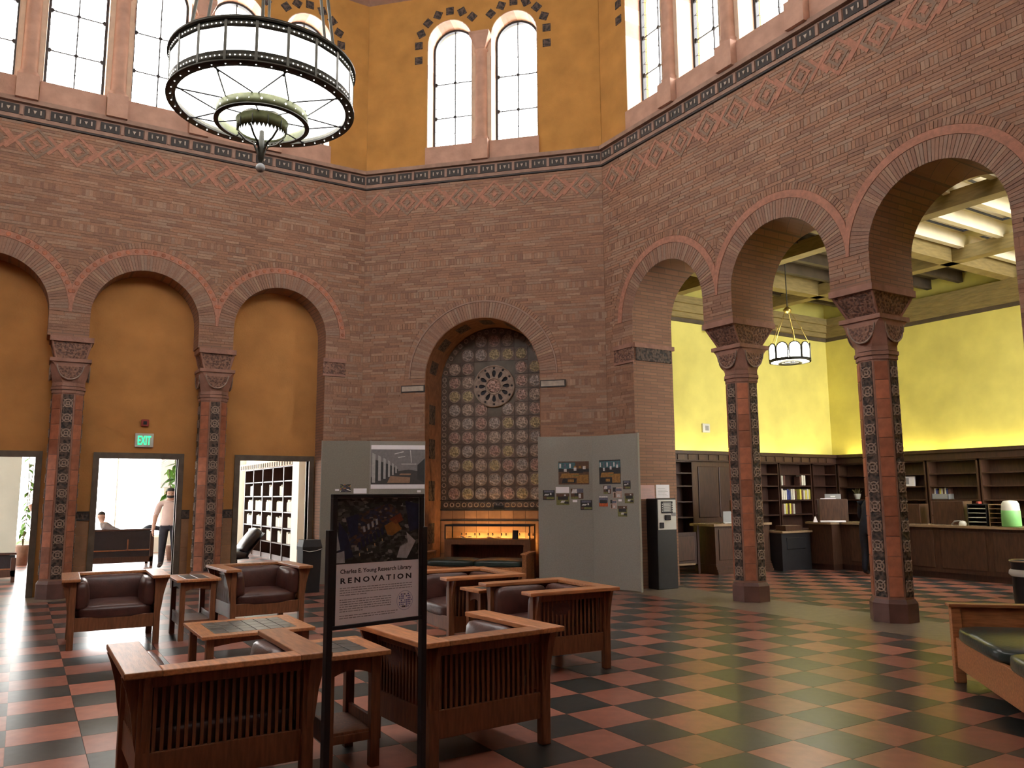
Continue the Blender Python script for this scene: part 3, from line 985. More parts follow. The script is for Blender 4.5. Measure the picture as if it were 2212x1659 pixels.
# ------------------------------------------------------------------ columns
def make_column():
    c = root('column', None)
    r = 0.235
    k = 1/cos(pi/8)
    m = MB(); m.ngon(0.275*k, 0.0, 0.24); m.ngon(0.275*k, 0.24, 0.29, r1=0.245*k)
    ob('column_base', m, MAT['base_stone'], c)
    m = MB(); m.ngon(r*k, 0.28, 3.52); ob('shaft', m, MAT['cap_stone'], c)
    m = MB()
    for q, z0, z1 in ((0.25, 3.44, 3.49), (0.265, 3.50, 3.55), (0.25, 3.56, 3.62)): m.ngon(q*k, z0, z1)
    ob('necking', m, MAT['cap_stone'], c)
    # cushion capital: octagon to square with rounded shields
    m = MB(); rings = []
    for t in range(9):
        a = t/8; z = 3.60 + 0.38*a
        e = 0.24 + 0.06*sin(a*pi/2); cut = 0.414*e*(1 - a) ** 0.6 + e*(1 - (1 - a) ** 0.6)
        rings.append([(sx*e if i == 0 else sx*cut, sy*cut if i == 0 else sy*e, z) for sx, sy, i in ((1,-1,0), (1,1,0), (1,1,1), (-1,1,1), (-1,1,0), (-1,-1,0), (-1,-1,1), (1,-1,1))])
    m.loft(rings); ob('cushion', m, MAT['cap_stone'], c)
    for th in (0, pi/2, -pi/2):
        m = MB()
        pr = [(0.20*cos(pi + pi*i/16), 3.92 + 0.25*sin(pi + pi*i/16)) for i in range(17)]
        m.plate([pr], -0.018, 0.03)
        sh = ob('shield', m, MAT['carved_stone'], c, Matrix.Rotation(th, 4, 'Z') @ T(0, -0.278, 0) @ Matrix.Rotation(R(0), 4, 'X'))
        m = MB(); m.tube([(x, -0.02, z) for x, z in pr], 0.012, 6); ob('shield_rim', m, MAT['medallion'], sh)
    m = MB(); m.box(-0.315, 0.315, -0.33, 0.33, 3.97, 4.03); ob('collar', m, MAT['cap_stone'], c)
    # impost block flaring to the wall above
    m = MB()
    m.loft([[(sx*a, sy*b, z) for sx, sy in ((-1,-1),(1,-1),(1,1),(-1,1))] for a, b, z in ((0.225, 0.24, 4.03), (0.30, COLD - 0.03, 4.33))])
    ob('impost_block', m, MAT['carved_stone'], c)
    m = MB()
    for sx in (-1, 1):
        for sy in (-1, 1): m.tube([(sx*0.225, sy*0.24, 4.03), (sx*0.30, sy*(COLD-0.03), 4.33)], 0.018, 6)
    ob('impost_edge', m, MAT['cap_stone'], c)
    m = MB(); m.box(-0.335, 0.335, -COLD-0.015, COLD+0.015, 4.33, CAPZ); ob('abacus', m, MAT['cap_stone'], c)
    # carved strips on the flat faces, terracotta blocks on the slanting faces
    sm = MB(); sm.box(-0.080, 0.080, -0.006, 0.004, 0.32, 3.42); sm = sm.mesh('carved_strip'); sm.materials.append(MAT['carved_dark'])
    mm = MB(); mm.torus(0.066, 0.012, 16, 6, 0, Matrix.Rotation(pi/2, 4, 'X')); mm.torus(0.026, 0.012, 10, 6, 0, Matrix.Rotation(pi/2, 4, 'X'))
    for a in range(4):
        t = pi/4 + pi/2*a
        mm.box(0.028, 0.100, -0.010, 0.0, -0.007, 0.007, Matrix.Rotation(t, 4, 'Y'))
    mm = mm.mesh('medallion', True); mm.materials.append(MAT['medallion'])
    bl = MB(); bl.bevbox(-0.084, 0.084, -0.010, 0.004, -0.125, 0.125, 0.006); bl = bl.mesh('terracotta_block', True); bl.materials.append(MAT['terracotta'])
    for th in (0, pi/2, -pi/2):
        M0 = Matrix.Rotation(th, 4, 'Z') @ T(0, -r - 0.001, 0)
        s = link('carved_strip', sm, c, M0)
        for i in range(12):
            link('medallion', mm, s, T(0, -0.009, 0.46 + 0.255*i))
    for th in (pi/4, -pi/4):
        M0 = Matrix.Rotation(th, 4, 'Z') @ T(0, -r - 0.001, 0)
        for i in range(12): link('terracotta_block', bl, c, M0 @ Matrix.Translation((0, 0, 0.45 + 0.258*i)))
    return c
COLD = 0.475
colA = make_column()
COLD = 0.27
colB = make_column()
colA.matrix_local = FR @ T(-1.215, 0.47, 0)
props(colA, 'octagonal carved terracotta column of the open arcade, beside the bulletin machine', 'column', 'arcade columns')
c = copy_tree(colA, None, FR @ T(1.215, 0.47, 0)); props(c, 'octagonal carved terracotta column of the open arcade, in front of the long service counter', 'column', 'arcade columns')
c = copy_tree(colA, None, FN @ T(-1.215, 0.47, 0)); props(c, 'octagonal carved terracotta column of the entrance arcade behind the photographer', 'column', 'arcade columns')
c = copy_tree(colA, None, FN @ T(1.215, 0.47, 0)); props(c, 'octagonal carved terracotta column of the entrance arcade behind the photographer', 'column', 'arcade columns')
colB.matrix_local = FL @ T(-1.15, 0.262, 0)
props(colB, 'engaged terracotta pilaster with medallions between the two bright doorways', 'column', 'blind arcade pilasters')
c = copy_tree(colB, None, FL @ T(1.26, 0.262, 0)); props(c, 'engaged terracotta pilaster with medallions beside the doorway showing bookshelves', 'column', 'blind arcade pilasters')
# ------------------------------------------------------------------ room on the right (circulation desk)
UX, VY, ZC = 19.0, 14.2, 6.95
def slab(name, x0, x1, y0, y1, z0, z1, mt, kind='structure', parent=None):
    m = MB(); m.box(x0, x1, y0, y1, z0, z1)
    return ob(name, m, MAT[mt], parent, None, False, kind=kind)
slab('wall_service_left', 8.6, UX + 0.2, VY, VY + 0.2, 0, ZC, 'yellow_plaster')
slab('wall_service_back', UX, UX + 0.2, 1.8, VY, 0, ZC, 'yellow_plaster')
slab('wall_service_right', 10.37, 13.0, 2.4, 2.6, 0, ZC, 'yellow_plaster')
slab('wall_service_return', 13.0, 13.2, 2.4, 6.0, 0, ZC, 'yellow_plaster')
# unseen side wall, set and sized so its tall windows brighten the far wall
F2 = T(16.1, 6.0, 0, pi)
sw = ((-2.88, -1.02), (-0.92, 0.92), (1.02, 2.85))
m = MB(); m.plate([[(-3.1, 0), (3.1, 0), (3.1, ZC), (-3.1, ZC)]] + [[(a, 1.5), (a, 6.7), (b, 6.7), (b, 1.5)] for a, b in sw], 0, 0.2)
ob('wall_service_side', m, MAT['yellow_plaster'], None, F2, True, kind='structure')
for a, b in sw:
    WIN[0] += 1
    m = MB(); m.plate([[(a, 1.5), (b, 1.5), (b, 6.7), (a, 6.7)], [(a+0.06, 1.56), (a+0.06, 6.64), (b-0.06, 6.64), (b-0.06, 1.56)]], 0.05, 0.14)
    q = ob('window_%d' % WIN[0], m, MAT['counter_wood'], None, F2, True, kind='structure')
    m = MB(); m.add([(a+0.05, 0.1, 1.55), (b-0.05, 0.1, 1.55), (b-0.05, 0.1, 6.65), (a+0.05, 0.1, 6.65)], [(0,1,2,3)]); ob('window_pane', m, MAT['window_glass'], q, None, False)
# ceiling: solid over the left half, a slotted skylight over the right half
JV = [3.3 + 0.78*k for k in range(7)]
BAYS = ((10.8, 12.95), (13.5, 16.15), (16.75, 18.75))
m = MB(); m.box(9.9, UX + 0.2, 8.82, VY + 0.2, ZC, ZC + 0.03); m.box(9.9, UX + 0.2, 1.8, 3.36, ZC, ZC + 0.03)
for (a, b) in ((9.9, 10.8), (12.95, 13.5), (16.15, 16.75), (18.75, UX + 0.2)): m.box(a, b, 3.36, 8.82, ZC, ZC + 0.03)
SLOTS = []
for v in JV:
    for k, (a, b) in enumerate(BAYS):
        if k and v < 5.9:
            m.box(a, b, v + 0.06, v + 0.84, ZC, ZC + 0.03); continue
        s0 = v + 0.36; s1 = v + 0.66
        e = v + 0.84
        m.box(a, b, v + 0.06, s0, ZC, ZC + 0.03); m.box(a, b, s1, e, ZC, ZC + 0.03)
        SLOTS.append((a, b, s0, s1))
ob('ceiling_service', m, MAT['coffer'], None, None, False, kind='structure')
for a, b, s0, s1 in SLOTS:
    WIN[0] += 1
    m = MB(); m.box(a, b, s0, s0 + 0.02, ZC, ZC + 0.03); m.box(a, b, s1 - 0.02, s1, ZC, ZC + 0.03); m.box(a, a + 0.02, s0 + 0.02, s1 - 0.02, ZC, ZC + 0.03); m.box(b - 0.02, b, s0 + 0.02, s1 - 0.02, ZC, ZC + 0.03)
    w = ob('window_%d' % WIN[0], m, MAT['lead'], None, None, False, kind='structure')
    m = MB(); m.add([(a + 0.01, s0 + 0.01, ZC + 0.02), (b - 0.01, s0 + 0.01, ZC + 0.02), (b - 0.01, s1 - 0.01, ZC + 0.02), (a + 0.01, s1 - 0.01, ZC + 0.02)], [(0,1,2,3)]); ob('window_pane', m, MAT['window_glass'], w, None, False)

slab('wall_service_corner', 10.37, 10.6, 1.8, 3.7, 0, ZC, 'yellow_plaster')
slab('wall_service_head', 10.37, 10.5, 3.69, 12.4, 6.3, ZC, 'yellow_plaster')
# beams: girders along the room, joists across, pale side boards
TRIM[0] += 1
ceil2 = root('trim_%d' % TRIM[0], None, kind='structure')
for u in (13.2, 16.4): slab('girder', u - 0.14, u + 0.14, 2.8, VY, 6.42, 6.70, 'beam', None, ceil2)
for v in (12.4, 9.1): slab('cross_girder', 10.4, UX, v - 0.13, v + 0.13, 6.42, ZC, 'beam', None, ceil2)
v = 3.3; k = 0
while v < 13.9:
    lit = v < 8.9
    slab('joist', 10.4, UX, v - 0.06, v + 0.06, ZC - 0.29, ZC, 'joist_lit' if lit else 'beam_dark', None, ceil2)  # cream in the skylit zone, dark beyond it: the lighting is in the colour
    if not lit: slab('ceiling_board', 10.4, UX, v + 0.1, v + 0.68, ZC - 0.06, ZC, 'beam_dark', None, ceil2)  # dark boards only in the unlit zone, its dimness put into the colour
    v += 0.78; k += 1
TRIM[0] += 1
m = MB()
for d, z0, z1 in ((0.22, 6.05, 6.25), (0.14, 5.93, 6.05), (0.30, 6.25, 6.42)):
    m.box(10.4, UX, VY - d, VY, z0, z1); m.box(UX - d, UX, 2.6, VY - d, z0, z1)
m.s = 1; m.box(10.4, UX, VY - 0.06, VY, 5.84, 5.93); m.box(UX - 0.06, UX, 2.6, VY - 0.06, 5.84, 5.93)
ob('trim_%d' % TRIM[0], m, [MAT['beam'], MAT['beam_dark']], None, None, False, kind='structure')
# bookcases round the room
def bookcase(M, w, h, d, zs, label, group, mt='shelf_wood', back=True, cat='bookcase', nz=0.0):
    t = root('bookcase', M, label, cat, group)
    m = MB()
    if back: m.box(-w/2, w/2, d - 0.02, d, nz, h)
    ob('back_panel', m, MAT[mt], t, None, False)
    for s in (-1, 1):
        m = MB(); m.box(s*w/2 - (0.035 if s > 0 else 0), s*w/2 + (0 if s > 0 else 0.035), 0, d - 0.02, nz, h); ob('upright', m, MAT[mt], t, None, False)
    for z in zs:
        m = MB(); m.box(-w/2 + 0.035, w/2 - 0.035, 0.01, d - 0.02, z - 0.02, z + 0.01); ob('shelf', m, MAT[mt], t, None, False)
    m = MB(); m.box(-w/2, w/2, 0, d, h - 0.03, h); ob('top_board', m, MAT[mt], t, None, False)
    m = MB(); m.box(-w/2, w/2, 0.02, 0.05, nz, nz + 0.12); ob('plinth', m, MAT[mt], t, None, False)
    return t
SZ = [0.14, 0.75, 1.12, 1.48, 1.84, 2.14]
LW = [(12.75, 1.3, 'dark bookcase left of the panelled wooden door, its shelves empty'), (15.75, 1.2, 'dark empty bookcase right of the panelled wooden door'),
      (17.0, 1.22, 'dark bookcase holding white, blue and yellow books beside the room corner'), (18.15, 0.96, 'dark narrow bookcase in the corner of the yellow room')]
for x, w, lb in LW: bookcase(T(x, VY - 0.37, 0), w, 2.42, 0.36, SZ, lb, 'bookcases of the service room')
RW = [(13.2, 1.2, 'dark bookcase on the long yellow wall next to the corner, mostly hidden'), (11.95, 1.2, 'dark bookcase on the long yellow wall with a white folder on its shelf'),
      (10.7, 1.2, 'dark bookcase on the long yellow wall behind the bin of coloured books'), (9.45, 1.2, 'dark empty bookcase on the long yellow wall above the letter trays'), (8.2, 1.2, 'dark empty bookcase at the right end of the long yellow wall')]
for y, w, lb in RW: bookcase(T(UX - 0.37, y, 0, -pi/2), w, 2.42, 0.36, [0.14, 0.75, 1.12, 1.48, 1.80, 2.10], lb, 'bookcases of the service room', 'counter_wood')
TRIM[0] += 1
m = MB()
m.box(10.7, UX, VY - 0.42, VY, 2.42, 2.60); m.box(UX - 0.42, UX, 6.6, VY - 0.42, 2.42, 2.60)
m.box(10.7, UX, VY - 0.50, VY - 0.36, 2.58, 2.66); m.box(UX - 0.50, UX - 0.36, 6.6, VY - 0.50, 2.58, 2.66)
tr = ob('trim_%d' % TRIM[0], m, MAT['shelf_wood'], None, None, False, kind='structure')
x = 10.9
while x < 18.4:
    m = MB(); m.box(x, x + 0.24, VY - 0.44, VY - 0.42, 2.45, 2.57); ob('cornice_panel', m, MAT['counter_wood'], tr, None, False); x += 0.33
# hidden strip lamps on top of the bookcases
for x0, x1, n in ((11.0, 18.5, 5),):
    for i in range(n):
        a = x0 + (x1-x0)*i/n
        t = root('cove_lamp', T(a + 0.7, VY - 0.2, 2.60), 'strip lamp on top of the bookcases washing the yellow wall', 'lamp', 'strip lamps above the bookcases')
        m = MB(); m.box(-0.65, 0.65, -0.05, 0.05, 0, 0.02); ob('lamp_base', m, MAT['white_plastic'], t, None, False)
        m = MB(); m.smooth = True; m.tube([(-0.62, 0, 0.035), (0.62, 0, 0.035)], 0.014, 8); ob('tube', m, MAT['cove_tube'], t)
for i in range(5):
    t = root('cove_lamp', T(UX - 0.2, 13.2 - 1.4*i, 2.60, pi/2), 'strip lamp on top of the bookcases washing the yellow wall', 'lamp', 'strip lamps above the bookcases')
    m = MB(); m.box(-0.65, 0.65, -0.05, 0.05, 0, 0.02); ob('lamp_base', m, MAT['white_plastic'], t, None, False)
    m = MB(); m.smooth = True; m.tube([(-0.62, 0, 0.035), (0.62, 0, 0.035)], 0.014, 8); ob('tube', m, MAT['cove_tube'], t)
# panelled door between the bookcases
m = MB(); m.box(13.42, 15.12, VY - 0.30, VY - 0.002, 0, 2.42)
m.box(13.42, 13.56, VY - 0.34, VY - 0.30, 0, 2.42); m.box(14.98, 15.12, VY - 0.34, VY - 0.30, 0, 2.42)
d4 = ob('door_4', m, MAT['counter_wood'], None, None, False, kind='structure')
for x0, x1 in ((13.62, 14.24), (14.30, 14.92)):
    for z0, z1 in ((0.15, 1.0), (1.1, 2.3)):
        m = MB(); m.bevbox(x0, x1, VY - 0.325, VY - 0.30, z0, z1, 0.012); ob('door_panel', m, MAT['shelf_wood'], d4)
m = MB(); m.tube([(14.86, VY - 0.33, 1.05), (14.86, VY - 0.39, 1.05), (14.74, VY - 0.39, 1.05)], 0.014); ob('door_handle', m, MAT['brass'], d4)

# service counter
t = root('service_counter', T(15.35, 11.4, 0), 'long dark wood service counter with a pale worktop in the yellow room', 'counter')
def cb(nm, x0, x1, y0, y1, z0, z1, mt):
    m = MB(); m.box(x0 - 15.35, x1 - 15.35, y0 - 11.4, y1 - 11.4, z0, z1); return ob(nm, m, MAT[mt], t, None, False)
cb('counter_body', 15.38, 15.95, 6.02, 11.4, 0.12, 0.98, 'counter_wood'); cb('counter_body', 15.08, 15.95, 11.4, 12.0, 0.12, 0.98, 'counter_wood')
cb('plinth', 15.42, 15.95, 6.02, 11.4, 0, 0.12, 'shelf_wood'); cb('plinth', 15.1, 15.95, 11.42, 12.0, 0, 0.12, 'shelf_wood')
cb('worktop', 15.3, 16.0, 6.02, 11.36, 0.98, 1.025, 'counter_top'); cb('worktop', 15.0, 16.0, 11.36, 12.02, 0.98, 1.025, 'counter_top')
for i in range(5):
    y = 6.3 + i*1.0
    m = MB(); m.bevbox(15.36 - 15.35, 15.385 - 15.35, y - 11.4, y + 0.86 - 11.4, 0.2, 0.92, 0.01); ob('front_panel', m, MAT['counter_wood'], t)
t = root('service_counter', T(13.2, 12.2, 0), 'short dark wood counter with moulded plinth left of the book drop', 'counter')
def cb2(nm, x0, x1, y0, y1, z0, z1, mt):
    m = MB(); m.box(x0 - 13.2, x1 - 13.2, y0 - 12.2, y1 - 12.2, z0, z1); return ob(nm, m, MAT[mt], t, None, False)
cb2('counter_body', 12.4, 14.05, 12.22, 12.8, 0.2, 0.98, 'counter_wood'); cb2('worktop', 12.3, 14.05, 12.14, 12.85, 0.98, 1.03, 'counter_top')
for k in range(4): cb2('plinth_step', 12.38 - 0.0, 14.05, 12.22 - 0.02*(4-k), 12.8, 0.05*k, 0.05*(k+1), 'counter_wood')
for i in range(3):
    a = 12.5 + 0.52*i
    m = MB(); m.bevbox(a - 13.2, a + 0.44 - 13.2, 12.2 - 12.2, 12.225 - 12.2, 0.28, 0.92, 0.01); ob('front_panel', m, MAT['counter_wood'], t)
t = root('book_drop', T(14.55, 11.95, 0), 'black book drop cabinet under a low shelf between the two counters', 'cabinet')
m = MB(); m.box(-0.46, 0.48, -0.02, 0.45, 0, 0.80); ob('cabinet_body', m, MAT['black_metal'], t, None, False)
m = MB(); m.box(-0.49, 0.49, -0.08, 0.5, 0.80, 0.84); ob('cabinet_top', m, MAT['counter_top'], t, None, False)
m = MB(); m.bevbox(-0.3, 0.3, -0.035, -0.015, 0.45, 0.7, 0.01); ob('slot_door', m, MAT['black_metal'], t)
t = root('swing_gate', T(11.7, 12.55, 0), 'low panelled wooden gate at the end of the short counter', 'gate')
m = MB(); m.box(-0.5, 0.5, 0, 0.06, 0.2, 0.86); ob('gate_frame', m, MAT['shelf_wood'], t, None, False)
m = MB(); m.bevbox(-0.42, 0.42, -0.02, 0.0, 0.28, 0.78, 0.012); ob('gate_panel', m, MAT['counter_wood'], t)
m = MB(); m.box(-0.56, -0.5, -0.02, 0.08, 0, 1.0); m.box(0.5, 0.56, -0.02, 0.08, 0, 1.0); ob('gate_post', m, MAT['shelf_wood'], t, None, False)
m = MB(); m.box(-0.42, 0.42, -0.03, 0.01, 0.19, 0.23); ob('gate_rail', m, MAT['counter_top'], t, None, False)

# hanging lamp of the service room
t = root('hanging_lamp', T(13.5, 10.97, 4.36), 'crown-shaped hanging lamp with rounded glowing panels in the yellow room', 'lamp')
Rl = 0.40; N = 10
m = MB(); m.smooth = True; m.lathe([(Rl + 0.015, 0.0), (Rl + 0.02, 0.045), (Rl - 0.01, 0.045), (Rl - 0.02, 0.0)], 40); ob('lower_ring', m, MAT['bronze'], t)
m = MB(); m.smooth = True; m.lathe([(0.24, -0.03), (0.25, 0.03), (0.2, 0.03), (0.18, -0.02), (0.24, -0.03)], 30); ob('inner_ring', m, MAT['bronze'], t)
m = MB(); m.loft([[(r*cos(2*pi*i/30), r*sin(2*pi*i/30), 0.02) for i in range(30)] for r in (0.25, 0.38)], False, False); ob('bottom_glass', m, MAT['lamp_bright'], t, None, False)
hw = Rl*tan(pi/N)
for k in range(N):
    a = 2*pi*k/N
    M0 = Matrix.Rotation(a, 4, 'Z') @ T(0, -Rl, 0)
    lo = arch_loop(0, hw*0.96, 0.04, 0.26, 14); li = arch_loop(0, hw*0.82, 0.06, 0.255, 14)
    m = MB(); m.plate([lo, li[::-1]], -0.012, 0.012); f = ob('panel_frame', m, MAT['bronze'], t, M0)
    m = MB(); m.plate([li], 0.0, 0.006); ob('panel_glass', m, MAT['lamp_bright'], f)
for k in range(5):
    a = 2*pi*k/5 + 0.3
    m = MB(); m.tube([(Rl*cos(a), Rl*sin(a), 0.35), (0.25*cos(a), 0.25*sin(a), 0.72), (0.05*cos(a), 0.05*sin(a), 1.08)], 0.006, 6)
    c = ob('chain', m, MAT['brass'], t)
    m = MB(); m.smooth = True; m.lathe([(0.0, -0.03), (0.018, 0), (0.0, 0.03)], 8); ob('bead', m, MAT['brass'], c, T(0.25*cos(a), 0.25*sin(a), 0.72))
m = MB(); m.smooth = True; m.lathe([(0, 1.04), (0.07, 1.07), (0.09, 1.12), (0.03, 1.18), (0.0, 1.2)], 16); ob('crown', m, MAT['brass'], t)
m = MB(); m.tube([(0, 0, 1.18), (0, 0, ZC - 4.36)], 0.012, 6); ob('rod', m, MAT['bronze'], t)

# ------------------------------------------------------------------ reading lounge behind the left wall
slab('ceiling_lounge', -7.2, 6.5, 16.05, 27.2, 4.0, 4.2, 'white_wall')
slab('wall_lounge_right', 6.2, 6.4, 16.05, 27.0, 0, 4.0, 'white_wall')
F3 = T(-7.0, 21.5, 0, pi/2)
sh = [(-5.0, -2.9), (-2.5, -0.4), (0.0, 2.1), (2.5, 4.6)]  # unseen windows, added to flood the lounge with more light
m = MB(); m.plate([[(-5.6, 0), (5.6, 0), (5.6, 4.0), (-5.6, 4.0)]] + [[(a, 0.5), (a, 3.7), (b, 3.7), (b, 0.5)] for a, b in sh], 0, 0.2)
ob('wall_lounge_left', m, MAT['white_wall'], None, F3, True, kind='structure')
for a, b in sh:
    WIN[0] += 1
    m = MB(); m.plate([[(a, 0.5), (b, 0.5), (b, 3.7), (a, 3.7)], [(a+0.06, 0.56), (a+0.06, 3.64), (b-0.06, 3.64), (b-0.06, 0.56)]], 0.06, 0.12)
    q = ob('window_%d' % WIN[0], m, MAT['white_wall'], None, F3, True, kind='structure')
    m = MB(); m.add([(a+0.05, 0.09, 0.55), (b-0.05, 0.09, 0.55), (b-0.05, 0.09, 3.65), (a+0.05, 0.09, 3.65)], [(0,1,2,3)]); ob('window_pane', m, MAT['window_glass'], q, None, False)
m = MB()
holes = [[(x0, 0.45), (x0, 3.8), (x1, 3.8), (x1, 0.45)] for x0, x1 in ((-6.6, -4.1), (-3.9, -1.5), (-1.3, 1.0), (1.15, 3.75), (4.5, 5.9))]
m.plate([[(-7.2, 0), (6.4, 0), (6.4, 4.0), (-7.2, 4.0)]] + holes, 0, 0.25)
ob('wall_lounge_back', m, MAT['white_wall'], None, T(0, 26.8, 0), True, kind='structure')
for h in holes:
    WIN[0] += 1
    x0, x1 = h[0][0], h[2][0]; cx = (x0+x1)/2
    m = MB(); m.plate([[(x0, 0.45), (x1, 0.45), (x1, 3.8), (x0, 3.8)], [(x0+0.06, 0.51), (x0+0.06, 3.74), (cx-0.02, 3.74), (cx-0.02, 0.51)], [(cx+0.02, 0.51), (cx+0.02, 3.74), (x1-0.06, 3.74), (x1-0.06, 0.51)]], 0.08, 0.14)
    w = ob('window_%d' % WIN[0], m, MAT['white_wall'], None, T(0, 26.8, 0), True, kind='structure')
    for a, b in ((x0+0.05, cx-0.02), (cx+0.02, x1-0.05)):
        m = MB(); m.add([(a, 0.11, 0.5), (b, 0.11, 0.5), (b, 0.11, 3.75), (a, 0.11, 3.75)], [(0,1,2,3)]); ob('window_pane', m, MAT['window_glass'], w, None, False)
t = root('roller_blind', T(4.05, 26.755, 0), 'pale roller blind half drawn over the bright lounge window', 'blind')
m = MB(); m.box(-0.42, 0.42, 0, 0.012, 1.95, 3.3); ob('blind_cloth', m, MAT['paper'], t, None, False)
m = MB(); m.box(-0.42, 0.42, -0.012, 0.02, 1.93, 1.96); ob('bottom_bar', m, MAT['white_plastic'], t, None, False)
m = MB(); m.smooth = True; m.tube([(-0.44, 0.02, 3.32), (0.44, 0.02, 3.32)], 0.03, 10); ob('roller', m, MAT['white_plastic'], t)
slab('wall_lounge_pier', -2.6, -0.03, 21.2, 21.6, 0, 4.0, 'grey_green_wall')
slab('wall_lounge_pilaster', 5.72, 6.2, 19.3, 19.85, 0, 4.0, 'white_wall')

BK = []
for nm, wd in (('white', 'book_white'), ('yellow', 'book_yellow'), ('dark', 'book_dark'), ('blue', 'book_blue')):
    m = MB(); m.bevbox(-0.5, 0.5, 0, 1, 0, 1, 0.06); me = m.mesh('book', True); me.materials.append(MAT[wd]); BK.append(me)
def book(M, th, dp, h, kind, label, group):
    o = link('book', BK[kind], None, M @ Matrix.Diagonal((th, dp, h, 1)))
    return props(o, label, 'book', group)
for i in range(5):
    y = 20.5 + 1.06*i
    lb = 'tall dark lounge bookcase of pale volumes, %s bay from the cream pilaster' % ('first', 'second', 'third', 'fourth', 'fifth')[i]
    Mb = T(5.83, y, 0, -pi/2)
    bookcase(Mb, 1.06, 2.45, 0.35, [0.44, 0.84, 1.25, 1.66, 2.06], lb, 'lounge bookcase bays', 'shelf_wood', True, 'bookcase')
    for k, z in enumerate((0.44, 0.84, 1.25, 1.66)):
        n = [7, 9, 10, 6][k] if (i + k) % 3 else [10, 8, 9, 4][k]
        x = 0.46
        for q in range(n):
            th = random.uniform(0.062, 0.095)
            if x - th < -0.47: break
            book(Mb @ T(x - th/2, 0.05, z + 0.011), th - 0.004, 0.2, random.uniform(0.24, 0.31), 0, 'pale cloth-bound volume in the lounge bookcase', 'pale bound volumes in the lounge bookcase')
            x -= th
TRIM[0] += 1
m = MB(); m.box(5.78, 6.2, 19.95, 25.8, 2.452, 2.62)
tr = ob('trim_%d' % TRIM[0], m, MAT['cream_stone'], None, None, False, kind='structure')
for i in range(24):
    m = MB(); m.box(5.765, 5.78, 20.02 + 0.24*i, 20.02 + 0.24*i + 0.08, 2.46, 2.58); ob('dentil', m, MAT['beam_dark'], tr, None, False)
# ------------------------------------------------------------------ soft shapes
def cushion(x0, x1, y0, y1, z0, z1, puff=0.04, n=6, seam=True, tilt=None):
    """closed pillow: box whose faces swell"""
    m = MB(); m.smooth = True
    sx, sy, sz = (x1-x0)/2, (y1-y0)/2, (z1-z0)/2
    c = Vector(((x0+x1)/2, (y0+y1)/2, (z0+z1)/2))
    bm = bmesh.new(); bmesh.ops.create_cube(bm, size=2)
    bmesh.ops.subdivide_edges(bm, edges=bm.edges[:], cuts=n, use_grid_fill=True)
    for v in bm.verts:
        x, y, z = v.co
        # rounded box by superellipsoid, then swell
        d = (abs(x)**6 + abs(y)**6 + abs(z)**6) ** (1/6)
        x, y, z = x/d, y/d, z/d
        k = 1
        w = (1-x*x*0.95)*(1-y*y*0.95) if sz <= min(sx, sy) else ((1-x*x*0.95)*(1-z*z*0.95) if sy <= min(sx, sz) else (1-y*y*0.95)*(1-z*z*0.95))
        p = Vector((x*sx, y*sy, z*sz))
        if sz <= min(sx, sy): p.z += (1 if z > 0 else -1)*puff*w*min(1, abs(z)*1.2)
        elif sy <= min(sx, sz): p.y += (1 if y > 0 else -1)*puff*w*min(1, abs(y)*1.2)
        else: p.x += (1 if x > 0 else -1)*puff*w*min(1, abs(x)*1.2)
        v.co = (tilt @ p if tilt is not None else p) + c
    bm.verts.ensure_lookup_table()
    for i, v in enumerate(bm.verts): v.index = i
    m.add([v.co.copy() for v in bm.verts], [[v.index for v in f.verts] for f in bm.faces])
    bm.free()
    return m

